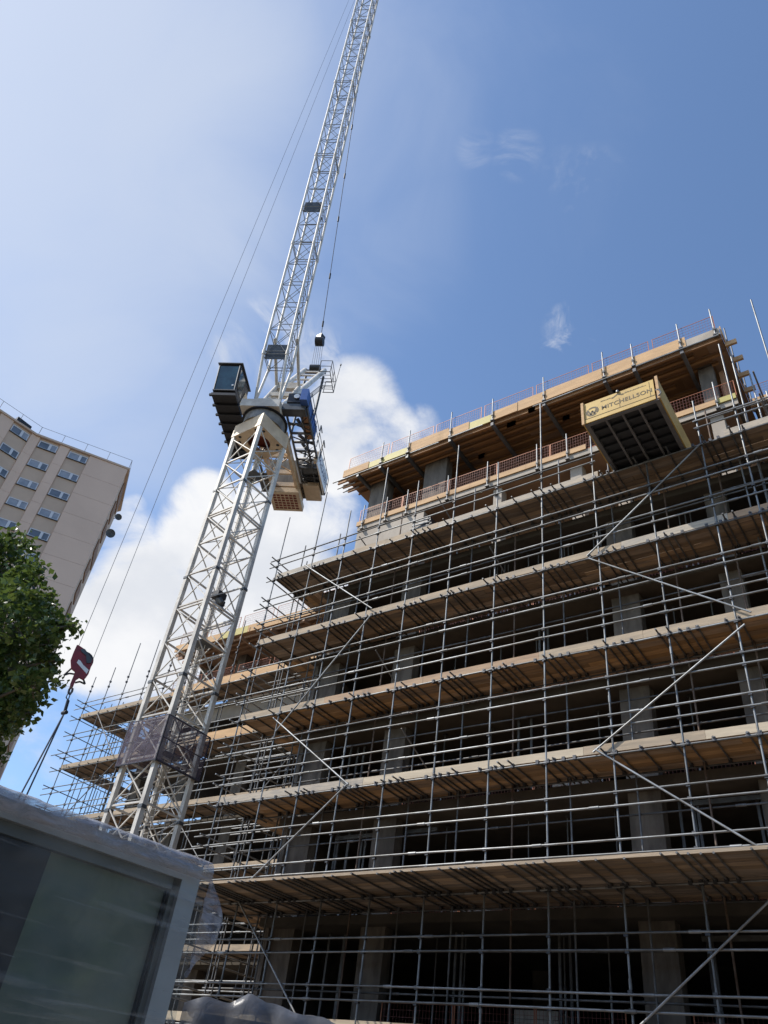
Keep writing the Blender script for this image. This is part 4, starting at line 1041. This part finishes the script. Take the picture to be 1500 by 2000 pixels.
# ------------------------------------------------------------------ hook block, hoist ropes and slings
HD = 24.3
ctr = at_dist(158, 1300, HD); hdir = Vector((ctr.x, ctr.y, 0)).normalized(); side = Vector((hdir.y, -hdir.x, 0))   # side points to the right of the picture
def hook_pt(cx, cy, off=0.0):      # coordinates of the traced block outline, 15 per picture pixel
    u = 120 + cx / 15.0; v = 1240 + cy / 15.0; r = ray(u, v); r = Vector(r)
    t = (ctr + hdir * off).dot(hdir) / r.dot(hdir); return Vector((r.x * t, r.y * t, r.z * t + CAM_Z))
hbk = thing('hook_block', hook_pt(285, 1540), 'red crane hook block with a white stripe hanging below two wire ropes', 'hook block')
outl = [(490, 290), (700, 430), (930, 750), (880, 900), (800, 1130), (720, 1240), (640, 1300), (530, 1240), (430, 1310), (370, 1450), (330, 1550), (240, 1530), (290, 1350), (380, 1130), (400, 1060), (290, 970), (275, 720), (350, 520), (450, 300)]
b = MB(); b.poly_prism([hook_pt(x, y, -.16) for x, y in outl], hdir * .09); b.poly_prism([hook_pt(x, y, .10) for x, y in outl], hdir * .09)
b.build('cheek_plate', M['red'], hbk)
b = MB(); c_ = hook_pt(640, 760); b.tube(c_ - hdir * .06, c_ + hdir * .09, .30, 20); b.build('sheave', M['black'], hbk)
b = MB(); b.poly_prism([hook_pt(x, y, -.175) for x, y in ((500, 720), (560, 760), (640, 880), (800, 1030), (740, 1140), (450, 810))], hdir * .012); b.build('stripe', M['white'], hbk)
for run in (((290, 980), (70, 1180), (230, 1130), (380, 1150)), ((640, 1290), (690, 1440), (540, 1370), (400, 1400))): MB().path([hook_pt(*q) for q in run], .03, 8).build('guard_bar', M['black'], hbk)
b = MB(); b.poly_prism([hook_pt(x, y, -.19) for x, y in ((560, 420), (690, 410), (740, 480), (900, 720), (860, 830), (740, 820), (720, 600), (600, 500))], hdir * .03); b.build('top_guard', M['grey'], hbk)
hk = MB(); hp = [hook_pt(x, y) for x, y in ((290, 1420), (285, 1520), (230, 1600), (205, 1690), (250, 1740), (310, 1660), (330, 1570))]
hk.path(hp, .035, 8); hk.build('hook', M['galv_dull'], hbk)
rp = MB()
tipL = J(TIPT - .2, .25, -.5); tipR = J(TIPT - .2, -.15, -.5)
rp.tube(hook_pt(520, 300), tipL, .010, 6); rp.tube(hook_pt(915, 740), tipR, .010, 6)
rpo = rp.build('hoist_rope', M['rope'], None, tuple(hook_pt(520, 300)))
tag(rpo, 'two thin steel hoist ropes running from the jib head down to the red hook block', 'rope')
slo = thing('lifting_sling', at_dist(45, 1560, HD), 'two dark sling legs hanging from a shackle below the red hook block', 'sling')
P0 = at_dist(133, 1368, HD); P1 = at_dist(126, 1392, HD)
b = MB(); b.path([hook_pt(205, 1690), at_dist(129, 1362, HD), P0, at_dist(137, 1356, HD), hook_pt(250, 1740)], .018); b.build('link', M['rope'], slo)
b = MB(); b.tube(P0, P1, .05, 8); b.tube(P1 - V(.1, 0, .0), P1 + V(.1, 0, 0.0), .06, 8); b.build('shackle', M['black'], slo)
b = MB(); b.tube(P1, at_dist(20, 1590, HD), .026, 6); b.build('sling_leg', M['rope'], slo)
b = MB(); b.tube(P1, at_dist(34, 1592, HD), .026, 6); b.build('sling_leg', M['rope'], slo)

# ------------------------------------------------------------------ apartment tower
cC = V(-64.243, 32.508, 0); cB = V(-69.334, 24.090, 0); cE = V(-69.826, 19.693, 0); cE2 = cB + (cE - cB).normalized() * 16; cF = V(-70.9, 36.9, 0)
TOPZ = 56.0
apt = thing('apartment_tower', (-72, 30, 0), 'tall tan concrete apartment tower with rows of white framed windows', 'building')
back = [cE2 + V(-14, 1.5, 0), cF + V(-12, -2, 0)]
foot = [cF, cC, cB, cE2] + back
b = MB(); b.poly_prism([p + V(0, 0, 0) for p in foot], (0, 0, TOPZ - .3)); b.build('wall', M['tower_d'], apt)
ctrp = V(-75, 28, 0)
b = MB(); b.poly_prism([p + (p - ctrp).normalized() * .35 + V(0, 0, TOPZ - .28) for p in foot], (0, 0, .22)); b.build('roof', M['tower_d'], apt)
segsA = [(cC, cB, [(4.15, 6.1), (7.35, 9.25)]), (cB, cE2, [(.65, 2.55), (4.2, 6.1), (8.0, 9.9), (11.5, 13.4)])]
for (p, q_, cols) in segsA:
    d = (q_ - p).normalized(); L = (q_ - p).length; nrm = V(d.y, -d.x, 0)
    if nrm.dot(p) > 0: nrm = -nrm                       # towards the camera
    us = [0.0]; 
    for c0_, c1_ in cols: us += [c0_ - .12, c1_ + .12]
    us.append(L)
    for k in range(0, len(us), 2):
        a, e_ = us[k], us[k + 1]; z = TOPZ - .3
        if e_ - a < .2: continue
        b = MB()
        while z > 2:
            zb = z - 2.63
            A0 = p + d * (a + (.0 if k else -.1)); B0 = p + d * e_
            b.hexa([A0 + V(0, 0, zb + .02), B0 + V(0, 0, zb + .02), B0 + nrm * .14 + V(0, 0, zb + .02), A0 + nrm * .14 + V(0, 0, zb + .02), A0 + V(0, 0, z), B0 + V(0, 0, z), B0 + nrm * .14 + V(0, 0, z), A0 + nrm * .14 + V(0, 0, z)])
            z = zb
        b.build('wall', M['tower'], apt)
    for c0_, c1_ in cols:
        for k in range(15):
            zt = 55.4 - 2.64 * k; zb = zt - .92
            if zt < 20: break
            wv = c1_ - c0_
            def Q(u, z, o): return p + d * (c0_ + u) + nrm * o + V(0, 0, z)
            fr = MB(); fw = .09
            def rect(mb, u0, u1, z0_, z1_, o0, o1): mb.hexa([Q(u0, z0_, o0), Q(u1, z0_, o0), Q(u1, z0_, o1), Q(u0, z0_, o1), Q(u0, z1_, o0), Q(u1, z1_, o0), Q(u1, z1_, o1), Q(u0, z1_, o1)])
            rect(fr, 0, wv, zb, zb + fw, .01, .07); rect(fr, 0, wv, zt - fw, zt, .01, .07); rect(fr, 0, fw, zb + fw, zt - fw, .01, .07); rect(fr, wv - fw, wv, zb + fw, zt - fw, .01, .07)
            um = .62                         # towards the right in the picture is small u
            rect(fr, um, um + .26, zb + fw, zt - fw, .01, .075)
            wo = fr.build('window', M['frame'], apt)
            g1 = MB(); rect(g1, um + .26, wv - fw, zb + fw, zt - fw, .012, .03); g1.build('pane', M[random.choice(('glass', 'curtain', 'glass', 'curtain'))], wo)
            g1 = MB(); rect(g1, fw, um, zb + fw, zt - fw, .012, .03 if random.random() < .6 else .05); g1.build('pane', M[random.choice(('glass', 'curtain', 'glass'))], wo)
            si = MB(); rect(si, -.05, wv + .05, zb - .06, zb - .005, .01, .16); si.build('sill', M['grey'], wo)
# narrow side face with brown recesses
d = (cF - cC).normalized(); nrm = V(-d.y, d.x, 0)
if nrm.x < 0: nrm = -nrm
for k in range(18):
    z = TOPZ - 2.2 - 2.64 * k
    b = MB(); A0 = cC + d * 2.2 + nrm * .02; B0 = cC + d * (4.6 if k % 3 else 6.2) + nrm * .02
    b.hexa([A0 + V(0, 0, z), B0 + V(0, 0, z), B0 + nrm * .10 + V(0, 0, z), A0 + nrm * .10 + V(0, 0, z), A0 + V(0, 0, z + 1.7), B0 + V(0, 0, z + 1.7), B0 + nrm * .10 + V(0, 0, z + 1.7), A0 + nrm * .10 + V(0, 0, z + 1.7)])
    b.build('balcony_panel', M['brown'], apt)
b = MB()
railp = [cF + V(0, 0, 0), cC, cB, cE2]
for p, q_ in zip(railp[:-1], railp[1:]):
    for z in (TOPZ + .55, TOPZ + 1.0)[1:]: b.tube(p + V(.3, 0, z), q_ + V(.3, 0, z), .02, 5)
    n = int((q_ - p).length / 2.1)
    for k in range(n + 1): pt = p.lerp(q_, k / max(n, 1)); b.tube(pt + V(.3, 0, TOPZ - .1), pt + V(.3, 0, TOPZ + 1.0), .025, 5)
b.build('roof_railing', M['grey'], apt)
b = MB(); q0 = cB.lerp(cE, .35); b.box(q0.x - 1.2, q0.x + .1, q0.y - 1.0, q0.y + .7, TOPZ - .05, TOPZ + .5); b.build('roof_vent', M['black'], apt)
for k, (u, v, dd, rr) in enumerate(((231, 1010, 76, .38), (215.5, 1042, 74.5, .50))):
    p = at_dist(u, v, dd); t = thing('satellite_dish', p, ('smaller upper' if k == 0 else 'larger lower') + ' dark satellite dish sticking out from the side of the apartment tower', 'satellite dish', 'satellite dishes on the tower')
    vd = Vector((-p.x, -p.y, CAM_Z - p.z)).normalized(); axd = (vd + Vector((.3, 0, .25))).normalized()
    u_ = axd.orthogonal().normalized(); v_ = axd.cross(u_); b = MB(); rings = [(0, 0), (.35, .03), (.7, .1), (1.0, .2)]
    nn = 20
    for q in range(nn):
        a0_, a1_ = 2 * math.pi * q / nn, 2 * math.pi * (q + 1) / nn
        for (ra, ha), (rb, hb) in zip(rings[:-1], rings[1:]):
            f_ = lambda a, r, h: p + (u_ * math.cos(a) + v_ * math.sin(a)) * r * rr + axd * h * rr
            if ra == 0: b.quad(f_(a0_, ra, ha), f_(a0_, rb, hb), f_(a1_, rb, hb))
            else: b.quad(f_(a0_, ra, ha), f_(a0_, rb, hb), f_(a1_, rb, hb), f_(a1_, ra, ha))
    b.sm = True; b.build('dish', M['grey'], t)
    MB().tube(p, at_dist(u - 9, v + 3, dd + .2), .035, 6).build('bracket', M['grey'], t)
    MB().tube(p + axd * .1, p + axd * rr * .9, .02, 6).build('receiver_arm', M['grey'], t)

# ------------------------------------------------------------------ plane tree at the left
TD = 18.5
tb = at_dist(-120, 1290, TD); tbase = (tb.x, tb.y, 0)
tree = thing('plane_tree', tbase, 'leafy green plane tree in front of the apartment tower at the left edge', 'tree')
tr = MB(); tp = [V(tb.x, tb.y, 0), V(tb.x + .1, tb.y - .05, 3), V(tb.x - .05, tb.y + .1, 6), V(tb.x + .05, tb.y, 9.5)]
rad = (.34, .27, .21, .12)
for k in range(3): tr.tube(tp[k], tp[k + 1], rad[k], 12, rad[k + 1])
tr.build('trunk', M['bark'], tree)
blobs = [(20, 1100, 52, 0), (-50, 1090, 66, .3), (62, 1128, 24, -.5), (82, 1178, 22, .3), (70, 1215, 42, .2), (15, 1200, 74, -.6), (45, 1285, 54, .4), (98, 1208, 20, .9), (-70, 1230, 110, .5), (5, 1345, 52, 0), (60, 1335, 28, -.8), (-80, 1370, 90, -.2), (120, 1222, 11, .1), (95, 1258, 20, -.3), (88, 1310, 15, .5), (76, 1366, 10, .2), (45, 1362, 20, -.2),
         (12, 1385, 34, .3), (35, 1170, 42, .8), (-130, 1150, 120, .6), (-170, 1300, 130, 0), (-6, 1478, 12, 0), (-30, 1485, 22, .2), (-50, 1440, 45, .2), (145, 1222, 5, 0), (134, 1216, 5, .3), (100, 1185, 12, .4), (55, 1392, 8, 0), (-20, 1405, 42, -.3), (20, 1412, 14, .5), (112, 1330, 6, .2), (104, 1290, 9, -.2), (40, 1062, 14, .2), (8, 1058, 18, -.2), (74, 1300, 26, .7)]
rng = np.random.default_rng(3)
vs = []; fs = []
limbs = []
for (u, v, rp_, off) in blobs:
    c = at_dist(u, v, TD + off * 2.2); rr = rp_ * 1.02 * (TD * 1.13) / F_PX
    limbs.append((c, rr))
    nleaf = int(430 * (rr / .6) ** 1.75) + 30
    # twigs clusters inside the blob
    ncl = max(3, int(nleaf / 11))
    cd = rng.normal(size=(ncl, 3)); cd /= np.linalg.norm(cd, axis=1)[:, None]
    cr = rr * (0.30 + 0.78 * rng.random(ncl) ** .7)
    cpos = np.array(c) + cd * cr[:, None] * np.array([1, 1, .92])
    for cpnt in cpos:
        for _ in range(11):
            p = cpnt + rng.normal(size=3) * .10
            L = .05 + .06 * rng.random(); Wd = L * .95
            nv = rng.normal(size=3) + np.array([-.2, -.2, .9]); nv /= np.linalg.norm(nv)
            a = np.cross(nv, rng.normal(size=3)); a /= np.linalg.norm(a); b_ = np.cross(nv, a)
            i0 = len(vs)
            vs += [p - a * L, p - a * L * .2 + b_ * Wd * .75 - nv * .012, p + a * L * .35 + b_ * Wd * .35, p + a * L, p + a * L * .35 - b_ * Wd * .35, p - a * L * .2 - b_ * Wd * .75 - nv * .012]
            fs.append((i0, i0 + 1, i0 + 2, i0 + 3, i0 + 4, i0 + 5))
cr_ = MB(); cr_.v = [tuple(map(float, p)) for p in vs]; cr_.f = fs; cr_.build('crown', M['leaf'], tree)
lm = MB()
for (c, rr) in limbs:
    st = V(tb.x, tb.y, max(4.5, min(9.0, c.z - 2.0))); md = st.lerp(c, .55) + V(0, 0, .3)
    lm.tube(st, md, .07, 7, .045); lm.tube(md, c, .045, 6, .02)
    for q in range(4):
        e_ = c + V(*(rng.normal(size=3))).normalized() * rr * .9; lm.tube(c, e_, .018, 5, .008)
lm.build('limb', M['bark'], tree)

# ------------------------------------------------------------------ film wrapped window pack, foreground left
K = at_dist(399, 1688, 3.0); K.z = 0
zt = 1.6 + 3.0 * math.tan(math.radians(13.1))
fd = (V(-2.35, 1.24, 0) - V(-2.23, 2.0, 0)).normalized(); nd = V(-fd.y, fd.x, 0)
if nd.x < 0: nd = -nd
LW = 3.4; DP = .9
pk = thing('window_pack', K - fd * 0 + fd * LW / 2 - nd * DP / 2, 'large grey window frame wrapped in clear plastic film standing in the left foreground', 'window frame')
def W3(u, z, o): return Vector((K.x, K.y, 0)) + fd * u + nd * o + V(0, 0, z)
def wbox(mb, u0, u1, z0_, z1_, o0, o1): return mb.hexa([W3(u0, z0_, o0), W3(u1, z0_, o0), W3(u1, z0_, o1), W3(u0, z0_, o1), W3(u0, z1_, o0), W3(u1, z1_, o0), W3(u1, z1_, o1), W3(u0, z1_, o1)])
b = MB(); wbox(b, .02, LW, .16, zt - .075, -DP, -.12); wbox(b, .02, LW, .0, .15, -DP, -.02); b.build('packing', M['dark'], pk)
for (nm, a) in (('frame', None),):
    b = MB(); wbox(b, 0.0, LW, zt - .07, zt - .012, -.11, 0); wbox(b, 0, LW, .16, .26, -.11, 0)
    wbox(b, 0.0, .072, .26, zt - .07, -.11, 0); wbox(b, LW - .085, LW, .26, zt - .07, -.11, 0); wbox(b, 1.55, 1.67, .26, zt - .07, -.11, 0); b.build('frame', M['alu'], pk)
b = MB(); wbox(b, .0725, .092, .27, zt - .105, -.10, -.02); wbox(b, .0925, 1.5, zt - .105, zt - .0705, -.10, -.02); b.build('sash', mat('grey green sash', (.15, .165, .155), .5, .1, .3, 3), pk)
b = MB(); wbox(b, .0925, .101, .3, zt - .106, -.09, -.03); b.build('gasket', M['black'], pk)
b = MB(); wbox(b, .1015, 1.55, .3, zt - .106, -.055, -.045); b.build('glass', glass_mat('greenish glass', (.13, .175, .15), .03, (.27, .29, .23), 3.0), pk)
b = MB(); wbox(b, .54, 1.5, .3, zt - .11, -.0445, -.03); b.build('dark_panel', M['black'], pk)  # flat black panel for the dark area beyond the pale glass
b = MB(); wbox(b, 1.67, LW - .085, .3, zt - .105, -.085, -.075); b.build('glass', M['glass'], pk)
# film over the face: wavy sheet
def sheet(fn, nu, nv, m, name, parent, smooth_=True):
    b = MB(); 
    for j in range(nv + 1):
        for i in range(nu + 1): b.v.append(tuple(fn(i / nu, j / nv)))
    for j in range(nv):
        for i in range(nu):
            a = j * (nu + 1) + i; b.f.append((a, a + 1, a + nu + 2, a + nu + 1))
    b.sm = smooth_; return b.build(name, m, parent)
from mathutils import noise as mn
def wav(u, v, sc=1.0): return mn.noise(Vector((u * 2.2 * sc, v * 9 * sc, 1.3))) * .012
sheet(lambda s, t: W3(-.02 + s * (LW + .04), .1 + t * (zt - .16), .022 + wav(s * 3, t * 3)), 60, 60, M['film'], 'film', pk)
def film_top(s, t):
    u = -.02 + s * (LW + .04); n_ = mn.noise(Vector((u * 3, t * 3, 5))) * .008 + mn.noise(Vector((u * 14, t * 6, 2))) * .005 + abs(mn.noise(Vector((u * 34 + t * 9, t * 8, 8)))) * .005
    if t < .42: return W3(u, zt - .06 + t / .42 * .06 + n_ * .5, .028 + n_ + .012 * math.sin(math.pi * t / .42) ** .7)
    k = (t - .42) / .58; return W3(u, zt + .006 + n_ * .6 + .012 * math.sin(math.pi * k), .028 - k * (DP + .05))
sheet(film_top, 260, 40, M['film_top'], 'film', pk)
def film_side(s, t):
    n_ = mn.noise(Vector((t * 4, s * 5, 9))) * .02 + mn.noise(Vector((t * 14, s * 9, 3))) * .006
    return W3(-.022 - abs(n_), .1 + t * (zt - .1), .02 - s * (DP + .04))
sheet(film_side, 20, 50, M['film'], 'film', pk)
def film_flap(s, t):      # loose flap hanging from the top corner
    wv = mn.noise(Vector((s * 3, t * 4, 7)))
    wd_ = .15 * math.sin(math.pi * min(1, .12 + t * .75)) * (1 - t * .35)
    return W3(-.026 - wd_ * s - .012 * wv * t, zt - .03 - t * (.30 - .12 * abs(s - .7)) - .02 * s, .02 - s * .05 + .02 * wv * t)
sheet(film_flap, 16, 24, M['film_top'], 'film', pk)

# second wrapped pack, lower and farther
c2 = at_dist(515, 1985, 6.0)
ht = c2.z
pk2 = thing('wrapped_pallet', (c2.x, c2.y, 0), 'low dark pallet load under crumpled grey plastic at the bottom edge', 'pallet')
a2 = Vector((c2.x, c2.y, 0)).normalized(); r2 = Vector((a2.y, -a2.x, 0))
b = MB()
def X2(s, f, z): return Vector((c2.x, c2.y, 0)) + r2 * s + a2 * f + V(0, 0, z)
b.hexa([X2(-.42, -.3, .12), X2(.42, -.3, .12), X2(.42, .6, .12), X2(-.42, .6, .12), X2(-.42, -.3, ht - .06), X2(.42, -.3, ht - .06), X2(.42, .6, ht - .06), X2(-.42, .6, ht - .06)]); b.build('load', M['dark'], pk2)
def cover(s, t):
    x = (s - .5) * .98; z = ht + .02 + .035 * mn.noise(Vector((x * 5, t * 4, 0))) - max(0, abs(x) - .36) * .3 + (.05 if -.22 < x < .0 else 0) * (1 - abs(x + .11) / .11)
    if t < .35: return X2(x * (1 + .05 * (1 - t / .35)), -.36 + .04 * mn.noise(Vector((x * 8, t * 5, 3))), z - (1 - t / .35) * 1.0)
    return X2(x, -.36 + (t - .35) / .65 * 1.0, z)
sheet(cover, 50, 30, film_mat('grey crumpled plastic', .75, 1.0, 3, (2, 2, 2), col=(.14, .145, .16), rough=.35), 'plastic_cover', pk2)
b = MB()
for s in (-.4, 0, .4): b.bar(X2(s, -.3, .06), X2(s, .6, .06), .1, .1)
b.build('pallet_base', M['toe'], pk2)

# site hoarding / boards low at the left behind the pack
hd = thing('timber_hoarding', (-13.2, 14.0, 0), 'plain timber site hoarding low behind the wrapped window frame', 'hoarding')
for k in range(8):
    x = -17.5 + k * 1.22; MB().box(x, x + 1.21, 14.0, 14.02, .05, 2.44).build('panel', M['timber'], hd)
for k in range(9): MB().box(-17.5 + k * 1.22 - .03, -17.5 + k * 1.22 + .03, 14.03, 14.11, 0, 2.4).build('hoarding_post', M['toe'], hd)
